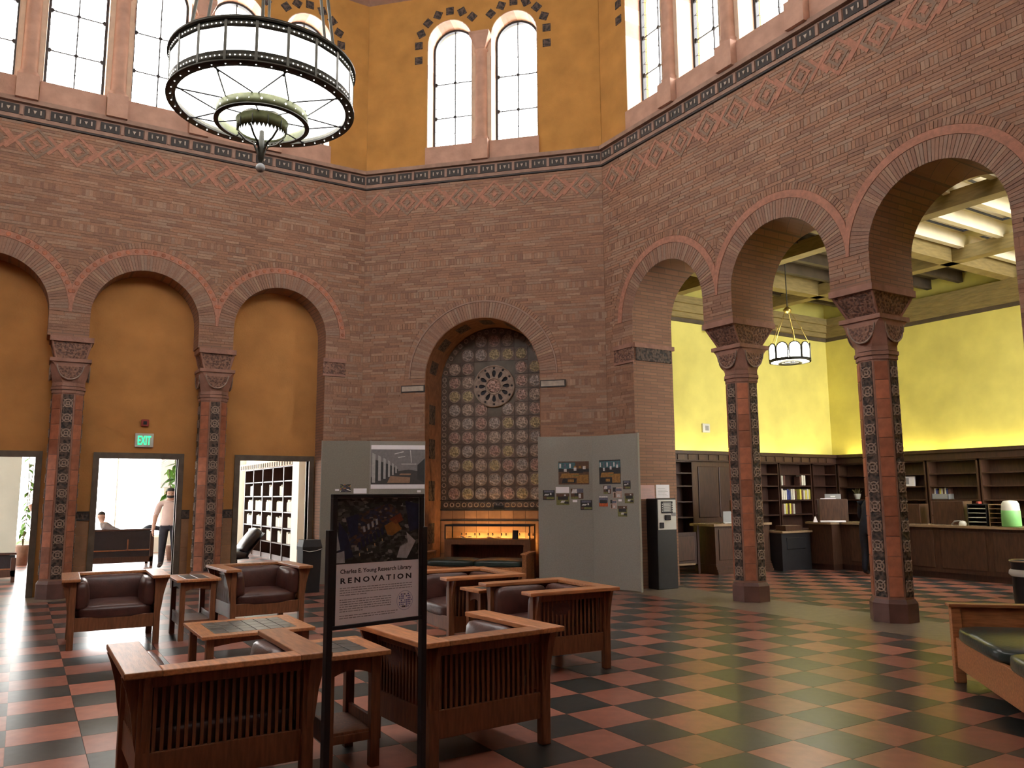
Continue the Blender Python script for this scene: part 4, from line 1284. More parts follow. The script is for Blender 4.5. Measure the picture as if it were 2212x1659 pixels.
# ------------------------------------------------------------------ mission armchair: front faces +y
AW, AD, AH = 0.55, 0.50, 0.77
def make_armchair():
    t = root('armchair', None)
    arm, bk, th = 0.185, 0.15, 0.034
    # flat top: two arms and the back rail, each its own board
    for s in (-1, 1):
        m = MB(); m.bevbox(*sorted((s*AW, s*(AW-arm))), -AD, AD, AH-th, AH, 0.006); ob('arm_board', m, MAT['oak'], t)
    m = MB(); m.bevbox(-AW+arm, AW-arm, -AD, -AD+bk, AH-th, AH, 0.006); ob('back_board', m, MAT['oak'], t, T(0,0,0))
    px, py, p = 0.435, 0.40, 0.034
    for sx in (-1, 1):
        for sy in (-1, 1):
            m = MB(); m.bevbox(sx*px-p, sx*px+p, sy*py-p, sy*py+p, 0, AH-th, 0.005)
            l = ob('leg', m, MAT['oak_dark'], t)
            # curved corbels under the overhanging boards
            pr = [(0, AH-th), (0.085, AH-th), (0.06, AH-0.10), (0.03, AH-0.22), (0.012, AH-0.36), (0, AH-0.42)]
            m = MB(); m.plate([[(x, z) for x, z in pr][::-1]], -0.013, 0.013)
            M0 = Matrix.Translation((sx*(px+p), sy*py, 0)) @ (Matrix.Identity(4) if sx > 0 else Matrix.Rotation(pi, 4, 'Z'))
            ob('corbel', m, MAT['oak_dark'], l, M0)
            if sy < 0:
                ob('corbel', MB().plate([[(x*0.75, z) for x, z in pr][::-1]], -0.013, 0.013), MAT['oak_dark'], l, Matrix.Translation((sx*px, -py-p, 0)) @ Matrix.Rotation(-pi/2, 4, 'Z'))
    # rails
    for nm, z0, z1, hh in (('bottom_rail', 0.17, 0.34, 0.012), ('top_rail', AH-th-0.07, AH-th, 0.011)):
        m = MB(); m.bevbox(-px+p, px-p, -py-hh, -py+hh, z0, z1, 0.004); ob(nm, m, MAT['oak_dark'], t)
        for s in (-1, 1):
            m = MB(); m.bevbox(s*px-hh, s*px+hh, -py+p, py-p, z0, z1, 0.004); ob(nm, m, MAT['oak_dark'], t)
    m = MB(); m.bevbox(-px+p, px-p, py-0.012, py+0.012, 0.19, 0.34, 0.004); ob('front_rail', m, MAT['oak_dark'], t)
    m = MB(); m.box(-px+0.013, px-0.013, -py+0.013, py-0.013, 0.26, 0.30); ob('seat_deck', m, MAT['oak_dark'], t, None, False)
    sp = MB(); sp.box(-0.009, 0.009, -0.007, 0.007, 0.33, AH-th-0.06); sp = sp.mesh('spindle'); sp.materials.append(MAT['oak_dark'])
    for i in range(20):
        link('spindle', sp, t, T(-px+p + (2*px-2*p)*(i+0.5)/20, -py, 0))
    for s in (-1, 1):
        for i in range(16): link('spindle', sp, t, T(s*px, -py+p + (2*py-2*p)*(i+0.5)/16, 0, pi/2))
    ob('seat_cushion', cushion(-0.40, 0.40, -0.37, 0.42, 0.30, 0.46, 0.03), MAT['leather'], t)
    ob('back_cushion', cushion(-0.40, 0.40, -0.335, -0.18, 0.40, 0.745, 0.022, tilt=Matrix.Rotation(R(5), 3, 'X')), MAT['leather'], t)
    for s in (-1, 1):
        ob('side_cushion', cushion(*sorted((s*0.415, s*0.285)), -0.18, 0.40, 0.40, 0.735, 0.03, tilt=Matrix.Rotation(R(4*s), 3, 'Y')), MAT['leather'], t)
    return t
arm0 = make_armchair()
CH = [(1.06, 5.15, 0.0, 'oak armchair with its slatted back turned, beside the left post of the sign'),
      (2.665, 5.10, R(4), 'oak armchair with its slatted back crossed by the right post of the sign'),
      (4.57, 6.83, R(90-3), 'oak armchair turned side-on beside the open checkered floor'),
      (4.53, 8.46, R(90-3), 'oak armchair turned side-on next to the grey display boards and niche bench'),
      (1.01, 10.68, R(180-2), 'oak armchair with brown leather cushions in front of the bright doorway'),
      (2.73, 10.87, R(180+3), 'oak armchair with brown leather cushions in front of the lounge bookshelf doorway')]
for i, (x, y, a, lb) in enumerate(CH):
    o = arm0 if i == 0 else copy_tree(arm0)
    o.matrix_local = T(x, y, 0, a)
    props(o, lb, 'armchair', 'slatted oak armchairs')

def tile_table(name, w, d, h, nx, ny, M, label, group, apron=0.11, shelf=True, leg=0.03, border=0.11):
    t = root(name, M, label, 'table', group)
    th = 0.03
    m = MB()
    for x0, x1, y0, y1 in ((-w/2, w/2, -d/2, -d/2+border), (-w/2, w/2, d/2-border, d/2), (-w/2, -w/2+border, -d/2+border, d/2-border), (w/2-border, w/2, -d/2+border, d/2-border)):
        m = MB(); m.bevbox(x0, x1, y0, y1, h-th, h, 0.004); ob('top_board', m, MAT['oak'], t)
    m = MB(); m.box(-w/2+border-0.01, w/2-border+0.01, -d/2+border-0.01, d/2-border+0.01, h-th, h-0.008); ob('tile_bed', m, MAT['mortar'], t, None, False)
    tw, td = (w-2*border)/nx, (d-2*border)/ny
    me = MB().bevbox(-tw/2+0.004, tw/2-0.004, -td/2+0.004, td/2-0.004, -0.010, 0, 0.003).mesh('slate_tile', True); me.materials.append(MAT['slate'])
    for i in range(nx):
        for j in range(ny): link('slate_tile', me, t, T(-w/2+border+tw*(i+0.5), -d/2+border+td*(j+0.5), h + 0.001))
    for sx in (-1, 1):
        for sy in (-1, 1):
            m = MB(); cx, cy = sx*(w/2-0.05-leg), sy*(d/2-0.05-leg)
            m.bevbox(cx-leg, cx+leg, cy-leg, cy+leg, 0, h-th, 0.004); ob('leg', m, MAT['oak_dark'], t)
    xx, yy = w/2-0.05-leg, d/2-0.05-leg
    for s in (-1, 1):
        # aprons with a shallow arch
        for L, M0 in ((xx-leg, T(0, s*yy, 0)), (yy-leg, T(s*xx, 0, 0, pi/2))):
            pr = [(-L, h-th-apron)] + [(L*q/6, h-th-apron + 0.03*(1-(q/6)**2)) for q in range(-5, 6)] + [(L, h-th-apron), (L, h-th), (-L, h-th)]
            m = MB(); m.plate([pr], -0.011, 0.011); ob('apron', m, MAT['oak_dark'], t, M0)
    if shelf:
        m = MB(); m.bevbox(-xx, xx, -yy, yy, 0.20, 0.225, 0.004); ob('lower_shelf', m, MAT['oak_dark'], t)
        for s in (-1, 1):
            m = MB(); m.bevbox(s*xx-0.012, s*xx+0.012, -yy+leg, yy-leg, 0.16, 0.29, 0.004); ob('shelf_rail', m, MAT['oak_dark'], t)
            m = MB(); m.bevbox(-xx+leg, xx-leg, s*yy-0.012, s*yy+0.012, 0.16, 0.21, 0.004); ob('shelf_rail', m, MAT['oak_dark'], t)
    return t
tile_table('coffee_table', 1.06, 1.0, 0.39, 6, 4, T(2.03, 8.42, 0), 'low oak coffee table with a slate tile top between the armchairs', None, 0.08, False, 0.035, 0.14)
tile_table('end_table', 0.50, 0.80, 0.70, 2, 3, T(1.865, 10.55, 0), 'tall oak side table with slate tiles between the two brown leather armchairs', 'oak side tables')
tile_table('end_table', 0.46, 0.62, 0.70, 2, 3, T(1.835, 5.17, 0), 'tall oak side table with slate tiles behind the renovation sign', 'oak side tables')
tile_table('end_table', 0.66, 0.42, 0.68, 3, 2, T(4.45, 7.645, 0), 'tall oak side table squeezed between the two armchairs turned side-on', 'oak side tables')

# ------------------------------------------------------------------ long benches with dark green leather
def bench(M, L, D, label, hs=0.44, ha=0.66, back=False):
    """x along the bench from the shown end post (0) to L; y from front (0) to back (D)"""
    t = root('bench', M, label, 'bench', 'long leather benches')
    p = 0.085
    for x in (0, L - p):
        for y in (0, D - p):
            m = MB(); m.bevbox(x, x+p, y, y+p, 0, ha - 0.03, 0.006); ob('leg', m, MAT['oak'], t)
        m = MB(); m.bevbox(x - 0.02, x + p + 0.02, -0.02, D + 0.02, ha - 0.03, ha, 0.006); ob('end_cap', m, MAT['oak'], t)
        m = MB(); m.box(x + 0.02, x + p - 0.02, p, D - p, 0.10, ha - 0.03); ob('end_panel', m, MAT['oak'], t, None, False)
    for y in (0.02, D - 0.055):
        m = MB(); m.bevbox(p, L - p, y, y + 0.035, 0.13, hs - 0.10, 0.006); ob('side_rail', m, MAT['oak'], t)
    m = MB(); m.box(p, L - p, 0.05, D - 0.05, hs - 0.14, hs - 0.11); ob('seat_deck', m, MAT['oak_dark'], t, None, False)
    n = max(1, round((L - 2*p)/1.1)); w = (L - 2*p)/n
    for i in range(n):
        ob('seat_cushion', cushion(p + w*i + 0.003, p + w*(i+1) - 0.003, -0.01, D + 0.01, hs - 0.115, hs + 0.01, 0.025), MAT['leather_green'], t)
    return t
bench(T(7.2, 4.27, 0, -3*pi/4), 2.6, 0.85, 'long oak bench with dark green leather seat standing on the open checkered floor', 0.49, 0.68)
bench(FB @ T(1.13, -0.25, 0, pi), 2.02, 0.70, 'long oak bench with dark green leather seat in front of the tiled niche', 0.48, 0.62)

# ------------------------------------------------------------------ display case in the niche
t = root('display_case', FB @ T(0.08, 0.2, 0), 'glass-topped wooden display case lit from behind in the tiled niche', 'display case')
w, d = 0.87, 0.50
m = MB(); m.box(-w, w, 0, d, 0.70, 0.80); ob('case_deck', m, MAT['oak_dark'], t, None, False)
for sx in (-1, 1):
    m = MB(); m.box(*sorted((sx*w, sx*(w-0.14))), 0, d, 0, 0.70); ob('case_leg', m, MAT['oak_dark'], t, None, False)
m = MB(); m.box(-w+0.14, w-0.14, 0.02, d, 0.34, 0.40); ob('case_shelf', m, MAT['oak_dark'], t, None, False)
m = MB(); m.box(-w+0.14, w-0.14, d-0.03, d, 0, 0.70); ob('case_back', m, MAT['oak_dark'], t, None, False)
for sx in (-1, 1):
    for y in (0, d - 0.02):
        m = MB(); m.box(*sorted((sx*w, sx*(w-0.022))), y, y + 0.02, 0.80, 1.05); ob('frame_post', m, MAT['black_metal'], t, None, False)
for x0, x1, y0, y1 in ((-w, w, 0, 0.022), (-w, w, d-0.022, d), (-w, -w+0.022, 0.022, d-0.022), (w-0.022, w, 0.022, d-0.022)):
    m = MB(); m.box(x0, x1, y0, y1, 1.05, 1.085); ob('frame_rail', m, MAT['black_metal'], t, None, False)
for pts in (((-w, 0.01, 0.8), (w, 0.01, 0.8), (w, 0.01, 1.05), (-w, 0.01, 1.05)), ((w-0.01, 0, 0.8), (w-0.01, d, 0.8), (w-0.01, d, 1.05), (w-0.01, 0, 1.05)),
            ((-w+0.01, 0, 0.8), (-w+0.01, d, 0.8), (-w+0.01, d, 1.05), (-w+0.01, 0, 1.05)), ((-w, 0, 1.068), (w, 0, 1.068), (w, d, 1.068), (-w, d, 1.068))):
    m = MB(); m.add(pts, [(0,1,2,3)]); ob('glass_pane', m, MAT['case_glass'], t, None, False)
Mc = FB @ T(0.08, 0.2, 0)
t = root('uplight', FB @ T(0.08, 0.80, 0), 'amber strip lamp behind the display case lighting the niche', 'lamp')
m = MB(); m.box(-0.75, 0.75, -0.03, 0.05, 0, 0.66); ob('lamp_stand', m, MAT['oak_dark'], t, None, False)
m = MB(); m.smooth = True; m.tube([(-0.72, 0.01, 0.69), (0.72, 0.01, 0.69)], 0.016, 8); ob('tube', m, MAT['case_lamp'], t)
t = root('open_book', Mc @ T(-0.55, 0.2, 0.80), 'white open book lying in the display case', 'book')
for s in (-1, 1):
    m = MB(); m.smooth = True
    m.loft([[(s*0.14*q/5, y, 0.012 + 0.028*sin(pi*q/6)) for q in range(6)] for y in (0, 0.2)], False, False, False)
    m.loft([[(s*0.14*q/5, y, 0.0) for q in range(6)] for y in (0, 0.2)], False, False, False); ob('page_block', m, MAT['paper'], t)
t = root('open_book', Mc @ T(0.02, 0.16, 0.80), 'cream open book lying flat in the middle of the display case', 'book')
for s in (-1, 1):
    m = MB(); m.smooth = True
    m.loft([[(s*0.17*q/5, y, 0.012 + 0.022*sin(pi*q/6)) for q in range(6)] for y in (0, 0.24)], False, False, False)
    m.loft([[(s*0.17*q/5, y, 0.0) for q in range(6)] for y in (0, 0.24)], False, False, False); ob('page_block', m, MAT['paper_pink'], t)
t = root('caption_card', Mc @ T(0.52, 0.22, 0.80), 'dark card standing upright in the display case', 'card')
m = MB(); m.bevbox(-0.06, 0.06, 0, 0.008, 0.0, 0.17, 0.002); ob('card_face', m, MAT['ink'], t, Matrix.Rotation(R(-8), 4, 'X'))
m = MB(); m.box(-0.02, 0.02, 0.0, 0.06, 0, 0.006); ob('card_foot', m, MAT['ink'], t, None, False)
# small notch pattern on the tiles behind the case
for k in range(12):
    m = MB(); m.smooth = True
    n = 12
    m.loft([[(0.014*cos(2*pi*i/n), -q, 0.03*sin(2*pi*i/n)) for i in range(n)] for q in (0.0, 0.006)])
    ob('tile_spot', m, MAT['ink'], wall_back, T(-0.72 + 0.165*(k//1)*0.86 + (0.0 if k % 2 else 0.045), ND - 0.012, 0.86))
t = root('wall_box', FB @ T(NX + 0.09, ND - 0.05, 1.40), 'small dark metal box on the tiled niche wall', 'box')
m = MB(); m.bevbox(-0.11, 0.11, 0, 0.06, -0.05, 0.05, 0.01); ob('box_body', m, MAT['black_metal'], t)
m = MB(); m.box(-0.09, 0.09, -0.004, 0.0, -0.012, 0.0); ob('grille', m, MAT['bronze'], t, None, False)

# ------------------------------------------------------------------ grey folding display boards
def boards(pts, mats, label, zt=2.72, th=0.045):
    c = Vector((*pts[1], 0))
    t = root('display_board', Matrix.Translation(c), label, 'display board', 'grey folding display boards')
    for k in range(len(pts) - 1):
        a, b = Vector(pts[k]), Vector(pts[k+1]); L = (b-a).length
        M0 = T(a.x - c.x, a.y - c.y, 0, atan2(b.y-a.y, b.x-a.x))
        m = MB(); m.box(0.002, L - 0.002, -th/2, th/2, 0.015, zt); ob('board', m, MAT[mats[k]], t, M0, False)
        m = MB(); m.box(0, 0.012, -th/2-0.004, th/2+0.004, 0, zt + 0.004); m.box(L-0.012, L, -th/2-0.004, th/2+0.004, 0, zt + 0.004); ob('edge_strip', m, MAT['grey_fabric'], t, M0, False)
    return t
RB = [(9.15, 10.75), (8.9, 11.76), (8.1, 12.35)]
LB = [(4.887, 15.05), (5.75, 14.70), (6.75, 14.35)]
boards(RB, ('grey_fabric', 'grey_fabric'), 'grey folding display board with two rows of pinned photographs, beside the bulletin machine')
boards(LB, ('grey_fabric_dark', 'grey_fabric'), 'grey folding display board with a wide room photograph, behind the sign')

def photo_mat(name, stops, scale=14, seed=0.0):
    m, nt, bs = nodes_of(name)
    tc = nt.nodes.new('ShaderNodeTexCoord'); mp = nt.nodes.new('ShaderNodeMapping')
    mp.inputs['Location'].default_value = (seed, seed*1.7, 0); mp.inputs['Scale'].default_value = (1, 1, 1.6)
    nt.links.new(tc.outputs['Object'], mp.inputs[0])
    v = nt.nodes.new('ShaderNodeTexVoronoi'); v.inputs['Scale'].default_value = scale; v.distance = 'CHEBYCHEV'
    nt.links.new(mp.outputs[0], v.inputs['Vector'])
    sp = nt.nodes.new('ShaderNodeSeparateColor'); nt.links.new(v.outputs['Color'], sp.inputs[0])
    c = ramp(nt, sp.outputs[0], stops)
    for e in c.node.color_ramp.elements: pass
    c.node.color_ramp.interpolation = 'CONSTANT'
    nt.links.new(c, bs.inputs['Base Color']); bs.inputs['Roughness'].default_value = 0.45
    MAT[name] = m
D_, W_, O_, G_, B_, K_ = (0.02, 0.02, 0.02), (0.62, 0.60, 0.58), (0.30, 0.15, 0.04), (0.16, 0.16, 0.05), (0.04, 0.10, 0.14), (0.07, 0.05, 0.035)
photo_mat('ph_room_a', [(0, K_), (0.3, O_), (0.5, (0.16, 0.08, 0.03)), (0.7, B_), (0.85, D_), (0.95, W_)], 16, 1)
photo_mat('ph_room_b', [(0, D_), (0.25, B_), (0.5, O_), (0.65, G_), (0.8, K_), (0.93, W_)], 18, 2)
photo_mat('ph_dark', [(0, D_), (0.4, (0.06, 0.05, 0.08)), (0.6, O_), (0.75, G_), (0.85, W_)], 26, 3)
photo_mat('ph_light', [(0, W_), (0.25, D_), (0.5, (0.3, 0.24, 0.18)), (0.7, G_), (0.85, W_)], 26, 4)
photo_mat('ph_green', [(0, D_), (0.35, G_), (0.6, (0.10, 0.14, 0.03)), (0.8, (0.3, 0.28, 0.12)), (0.92, W_)], 24, 5)
photo_mat('ph_orange', [(0, (0.45, 0.08, 0.02)), (0.35, D_), (0.55, (0.10, 0.11, 0.22)), (0.8, W_)], 20, 6)
photo_mat('ph_pink', [(0, (0.5, 0.36, 0.30)), (0.4, (0.35, 0.22, 0.2)), (0.7, W_), (0.88, D_)], 24, 7)

def on_board(a, b, px0, py0, px1, py1, off=0.026):
    """rectangle on a board through floor points a, b, seen between two pixels"""
    a, b = Vector((*a, 0)), Vector((*b, 0)); d = (b-a).normalized(); n = Vector((-d.y, d.x, 0))
    if n.dot(a) > 0: n = -n           # towards the camera
    p0 = a + n*off
    q = [pix_plane(x, y, p0, n) for x, y in ((px0, (py0+py1)/2), (px1, (py0+py1)/2), ((px0+px1)/2, py0), ((px0+px1)/2, py1))]
    c = (q[0]+q[1])/2; c.z = (q[2].z+q[3].z)/2
    r = Vector((-n.y, n.x, 0))        # to the right as one faces the board
    w = abs((q[1]-q[0]).dot(r)); h = abs(q[2].z - q[3].z)
    M = Matrix.Translation(c) @ Matrix(((r.x, -n.x, 0), (r.y, -n.y, 0), (0, 0, 1))).to_4x4()
    return M, w, h
PH = [(0, 1206.4, 996.7, 1272.4, 1046.5, 'ph_room_a', 'large photograph of an amber reading room pinned to the grey board'),
      (1, 1294.6, 993.3, 1341, 1045.5, 'ph_room_b', 'large upright photograph of a study room with teal windows'),
      (0, 1172.8, 1058.6, 1198.4, 1079.7, 'ph_dark', 'small dark photograph left of the white card on the board'),
      (0, 1202, 1066.6, 1229.8, 1090.7, 'ph_green', 'small green photograph right below the white card'),
      (0, 1232.8, 1055.6, 1260.3, 1077.6, 'ph_light', 'small bright photograph right of the white card'),
      (0, 1253.9, 1080.4, 1279.3, 1101.7, 'ph_dark', 'small dark photograph hanging lowest on the left leaf of the board'),
      (1, 1346, 1038, 1362, 1056.8, 'ph_dark', 'small dark photograph just right of the teal study room photograph'),
      (1, 1303.8, 1048.7, 1320.5, 1066.6, 'ph_light', 'small upright photograph directly below the teal study room photograph'),
      (1, 1324, 1052.9, 1343.9, 1075.8, 'ph_pink', 'small photograph of pale people below the teal study room photograph'),
      (1, 1294, 1071, 1313.4, 1094, 'ph_orange', 'small photograph with a bright orange lower half'),
      (1, 1318.7, 1080, 1332, 1099, 'ph_pink', 'small narrow pinkish photograph beside the orange one'),
      (1, 1349.6, 1065.5, 1369, 1087, 'ph_green', 'small tilted green photograph near the right edge of the board'),
      (1, 1334.7, 1093, 1355.3, 1116, 'ph_green', 'small dark green photograph hanging lowest on the board')]
for nm, c in (('pc_black', (0.018, 0.018, 0.02)), ('pc_teal', (0.05, 0.13, 0.15)), ('pc_amber', (0.30, 0.15, 0.035)), ('pc_brown', (0.11, 0.055, 0.03)), ('pc_white', (0.62, 0.60, 0.60)), ('pc_olive', (0.17, 0.17, 0.05)), ('pc_orange', (0.50, 0.10, 0.03)), ('pc_rose', (0.45, 0.32, 0.27)), ('pc_slate', (0.12, 0.12, 0.17))):
    mat(nm, c, 0.5, 0.3, 30)
PC = [MAT['pc_' + q] for q in ('black', 'teal', 'amber', 'brown', 'white', 'olive', 'orange', 'rose', 'slate')]
def draw_photo(w, h, style):
    """flat print: a few patches of colour - far windows, people, table tops, lamps"""
    m = MB(); lv = [0]
    def q(slot, x0, z0, x1, z1, sk=0.0):
        lv[0] += 1; m.s = slot; y = -0.0022 - 0.00012*lv[0]
        m.add([((x0-0.5)*w, y, (z0-0.5)*h), ((x1-0.5)*w, y, (z0-0.5)*h), ((x1+sk-0.5)*w, y, (z1-0.5)*h), ((x0+sk-0.5)*w, y, (z1-0.5)*h)], [(0,1,2,3)])
    if style in ('ph_room_a', 'ph_room_b'):
        big = style == 'ph_room_a'
        q(3 if big else 0, 0, 0, 1, 1); q(1, 0, 0.62, 0.55 if big else 1, 0.95); q(0, 0, 0.55, 1, 0.68)
        for i in range(6): q(8 if i % 2 else 4, 0.03 + 0.16*i, 0.72, 0.09 + 0.16*i, 0.90) if (i < 3 or not big) else q(2, 0.03 + 0.16*i, 0.7, 0.1 + 0.16*i, 0.8)
        q(2, 0.05, 0.28, 0.62, 0.48, 0.06); q(2, 0.6, 0.05, 0.98, 0.42); q(0, 0.1, 0.05, 0.55, 0.26, 0.04); q(2, 0.3, 0.1, 0.5, 0.22); q(0, 0.35, 0.5, 0.8, 0.6)
        for x, z in ((0.18, 0.55), (0.5, 0.60), (0.80, 0.66)): q(4, x, z, x + 0.09, z + 0.13)
        q(5, 0.45, 0.36, 0.66, 0.40)
    elif style == 'ph_orange': q(8, 0, 0, 1, 1); q(6, 0, 0, 1, 0.36); q(0, 0.1, 0.3, 0.9, 0.6); q(4, 0.02, 0.84, 0.98, 0.97)
    elif style == 'ph_pink': q(7, 0, 0, 1, 1); q(0, 0.0, 0.6, 0.35, 1); q(4, 0.45, 0.1, 0.8, 0.35); q(8, 0.3, 0.65, 0.95, 0.9); q(3, 0.1, 0.05, 0.3, 0.5)
    elif style == 'ph_light': q(3, 0, 0, 1, 1); q(4, 0.05, 0.55, 0.5, 0.95, 0.1); q(8, 0.5, 0.6, 1, 1); q(4, 0.62, 0.1, 0.8, 0.5); q(0, 0.3, 0.3, 0.6, 0.55); q(5, 0, 0, 0.6, 0.2)
    elif style == 'ph_green': q(5, 0, 0, 1, 1); q(0, 0.1, 0.45, 0.9, 0.75); q(4, 0.3, 0.2, 0.6, 0.38, 0.1); q(3, 0, 0.75, 1, 1); q(4, 0.6, 0.8, 0.75, 0.92); q(0, 0.62, 0.1, 0.95, 0.3)
    else: q(0, 0, 0, 1, 1); q(4, 0.1, 0.45, 0.45, 0.6, 0.1); q(5, 0.3, 0.08, 0.95, 0.3); q(8, 0.1, 0.75, 0.9, 0.95); q(4, 0.6, 0.5, 0.72, 0.7); q(3, 0.05, 0.1, 0.3, 0.35)
    return m
for k, (leaf, a, b, c, d, mt, lb) in enumerate(PH):
    P0, P1 = (RB[2], RB[1]) if leaf == 0 else (RB[1], RB[0])
    M, w, h = on_board(P0, P1, a, b, c, d)
    t = root('photo_print', M, lb, 'photo', 'photographs on the grey boards')
    m = MB(); m.box(-w/2, w/2, -0.002, 0.002, -h/2, h/2); ob('sheet', m, MAT['paper'], t, None, False)
    ob('print', draw_photo(w, h, mt), PC, t, None, False)
for a, b, c, d, leaf, lb in ((1200.7, 1052, 1229.3, 1064.8, 0, 'white caption card among the small photographs'), (1237, 1080, 1247, 1085, 0, 'tiny white label under the bright photograph'), (1336, 1078.5, 1343, 1083, 1, 'tiny white label beside the tilted green photograph')):
    P0, P1 = (RB[2], RB[1]) if leaf == 0 else (RB[1], RB[0])
    M, w, h = on_board(P0, P1, a, b, c, d)
    m = MB(); m.box(-w/2, w/2, -0.002, 0.002, -h/2, h/2); ob('caption_card', m, MAT['paper'], None, M, False, lb, 'card')
for a, b, c, d, mt, lb, nm, ct in ((735, 1046, 757.6, 1062.7, 'ph_dark', 'small dark photograph on the board behind the sign', 'photo_print', 'photo'), (763.7, 1055, 792, 1066, 'paper', 'cream caption card on the board behind the sign', 'caption_card', 'card'),
                               (723.8, 1056.6, 732.6, 1060.5, 'paper', 'tiny white label left of the small dark photograph behind the sign', 'caption_card', 'card')):
    M, w, h = on_board(LB[0], LB[1], a, b, c, d)
    m = MB(); m.box(-w/2, w/2, -0.002, 0.002, -h/2, h/2); ob(nm, m, MAT[mt], None, M, False, lb, ct)
M, w, h = on_board(LB[1], LB[2], 901, 1055.8+3, 909, 1055.8+8)
m = MB(); m.box(-w/2, w/2, -0.002, 0.002, -h/2, h/2); ob('caption_card', m, MAT['paper'], None, M, False, 'tiny white label under the wide room photograph', 'card')
# wide room photograph, drawn as flat print
M, w, h = on_board(LB[1], LB[2], 801.4, 961.6, 917.5, 1055.8)
t = root('photo_poster', M, 'wide photograph of a grey reading room with white margins on the display board', 'poster')
m = MB(); m.box(-w/2, w/2, -0.002, 0.003, -h/2, h/2); ob('sheet', m, MAT['paper'], t, None, False)
for nm, c in (('pr_ceiling', (0.20, 0.19, 0.19)), ('pr_floor', (0.05, 0.045, 0.045)), ('pr_column', (0.38, 0.37, 0.36)), ('pr_table', (0.30, 0.18, 0.11)), ('pr_dark', (0.03, 0.03, 0.03)), ('pr_light', (0.6, 0.58, 0.56))):
    mat(nm, c, 0.6, 0.12, 20)
m = MB()
def pq(slot, pts, lift):
    m.s = slot
    m.add([((x-0.5)*w, -0.0025 - lift*0.0004, (0.10 + 0.80*z - 0.5)*h) for x, z in pts], [tuple(range(len(pts)))])
pq(0, ((0, 0), (1, 0), (1, 1), (0, 1)), 0); pq(1, ((0, 0), (1, 0), (1, 0.35), (0.7, 0.42), (0.1, 0.3), (0, 0.2)), 1)
for i in range(6):
    x0 = 0.02 + 0.115*i*(1 - 0.05*i); ww = 0.06 - 0.007*i
    pq(2, ((x0, 0.05 + 0.055*i), (x0+ww, 0.05 + 0.055*i), (x0+ww, 0.86 - 0.07*i), (x0, 0.9 - 0.07*i)), 2)
    pq(4, ((x0+ww, 0.1 + 0.05*i), (x0+ww*1.9, 0.1 + 0.05*i), (x0+ww*1.9, 0.68 - 0.05*i), (x0+ww, 0.7 - 0.05*i)), 2)
pq(4, ((0.86, 0.15), (1, 0.05), (1, 0.75), (0.86, 0.55)), 2); pq(3, ((0.3, 0.04), (0.72, 0.04), (0.73, 0.2), (0.36, 0.24)), 3); pq(3, ((0.52, 0.27), (0.74, 0.27), (0.74, 0.31), (0.55, 0.31)), 3)
pq(5, ((0.43, 0.86), (0.6, 0.92), (0.6, 0.95), (0.43, 0.88)), 3); pq(5, ((0.5, 0.76), (0.63, 0.79), (0.63, 0.81), (0.5, 0.78)), 3); pq(5, ((0.72, 0.98), (0.735, 0.98), (0.755, 0.62), (0.745, 0.62)), 3); pq(5, ((0.56, 0.57), (0.84, 0.57), (0.84, 0.59), (0.56, 0.59)), 3)
ob('print', m, [MAT[q] for q in ('pr_ceiling', 'pr_floor', 'pr_column', 'pr_table', 'pr_dark', 'pr_light')], t, None, False)

# ------------------------------------------------------------------ renovation sign on two black posts
PL, PR = Vector((1.385, 4.072)), Vector((1.948, 4.168))
dv = PR - PL; SW = dv.length; SA = atan2(dv.y, dv.x)
t = root('sign_stand', T(PL.x, PL.y, 0, SA), 'black floor sign stand with a renovation poster in front of the armchairs', 'sign stand')
zb, zt, fw = 0.985, 1.675, 0.026
for nm, x0, x1, z0, z1 in (('frame_bar', 0, SW, zb, zb + 0.02), ('frame_bar', 0, SW, zt - 0.02, zt), ('frame_bar', 0, fw, zb + 0.02, zt - 0.02), ('frame_bar', SW - fw, SW, zb + 0.02, zt - 0.02)):
    m = MB(); m.bevbox(x0, x1, -0.016, 0.016, z0, z1, 0.003); ob(nm, m, MAT['black_metal'], t)
for x in (-0.022, SW - 0.010):
    m = MB(); m.bevbox(x, x + 0.032, -0.02, 0.02, 0.02, 1.49, 0.003); p = ob('post', m, MAT['black_metal'], t)
    m = MB(); m.bevbox(x - 0.01, x + 0.042, -0.26, 0.26, 0, 0.025, 0.004); ob('foot', m, MAT['black_metal'], p)
m = MB(); m.box(fw, SW - fw, -0.004, 0.004, zb + 0.02, zt - 0.02); sheet = ob('poster_sheet', m, MAT['paper'], t, None, False)
x0, x1, z0, z1 = fw + 0.003, SW - fw - 0.003, zb + 0.02, zt - 0.022
zp = z0 + (z1-z0)*0.475           # photograph above this line
# aerial photograph: dark trees, the long building, an amber block, a pale court
photo_mat('aerial_trees', [(0, (0.015, 0.018, 0.016)), (0.35, (0.03, 0.035, 0.03)), (0.6, (0.06, 0.065, 0.06)), (0.85, (0.13, 0.13, 0.12)), (0.95, (0.25, 0.25, 0.24))], 42, 9)
photo_mat('aerial_roof', [(0, (0.02, 0.022, 0.04)), (0.3, (0.05, 0.03, 0.025)), (0.55, (0.03, 0.035, 0.07)), (0.8, (0.10, 0.05, 0.03)), (0.93, (0.2, 0.17, 0.15))], 60, 11)
for nm, c in (('aerial_amber', (0.32, 0.13, 0.03)), ('aerial_rust', (0.20, 0.05, 0.025)), ('aerial_pale', (0.42, 0.43, 0.44)), ('aerial_blue', (0.02, 0.025, 0.06)), ('aerial_lit', (0.6, 0.42, 0.22))): mat(nm, c, 0.7, 0.2, 40)
m = MB(); ux, uz = x1 - x0, z1 - zp
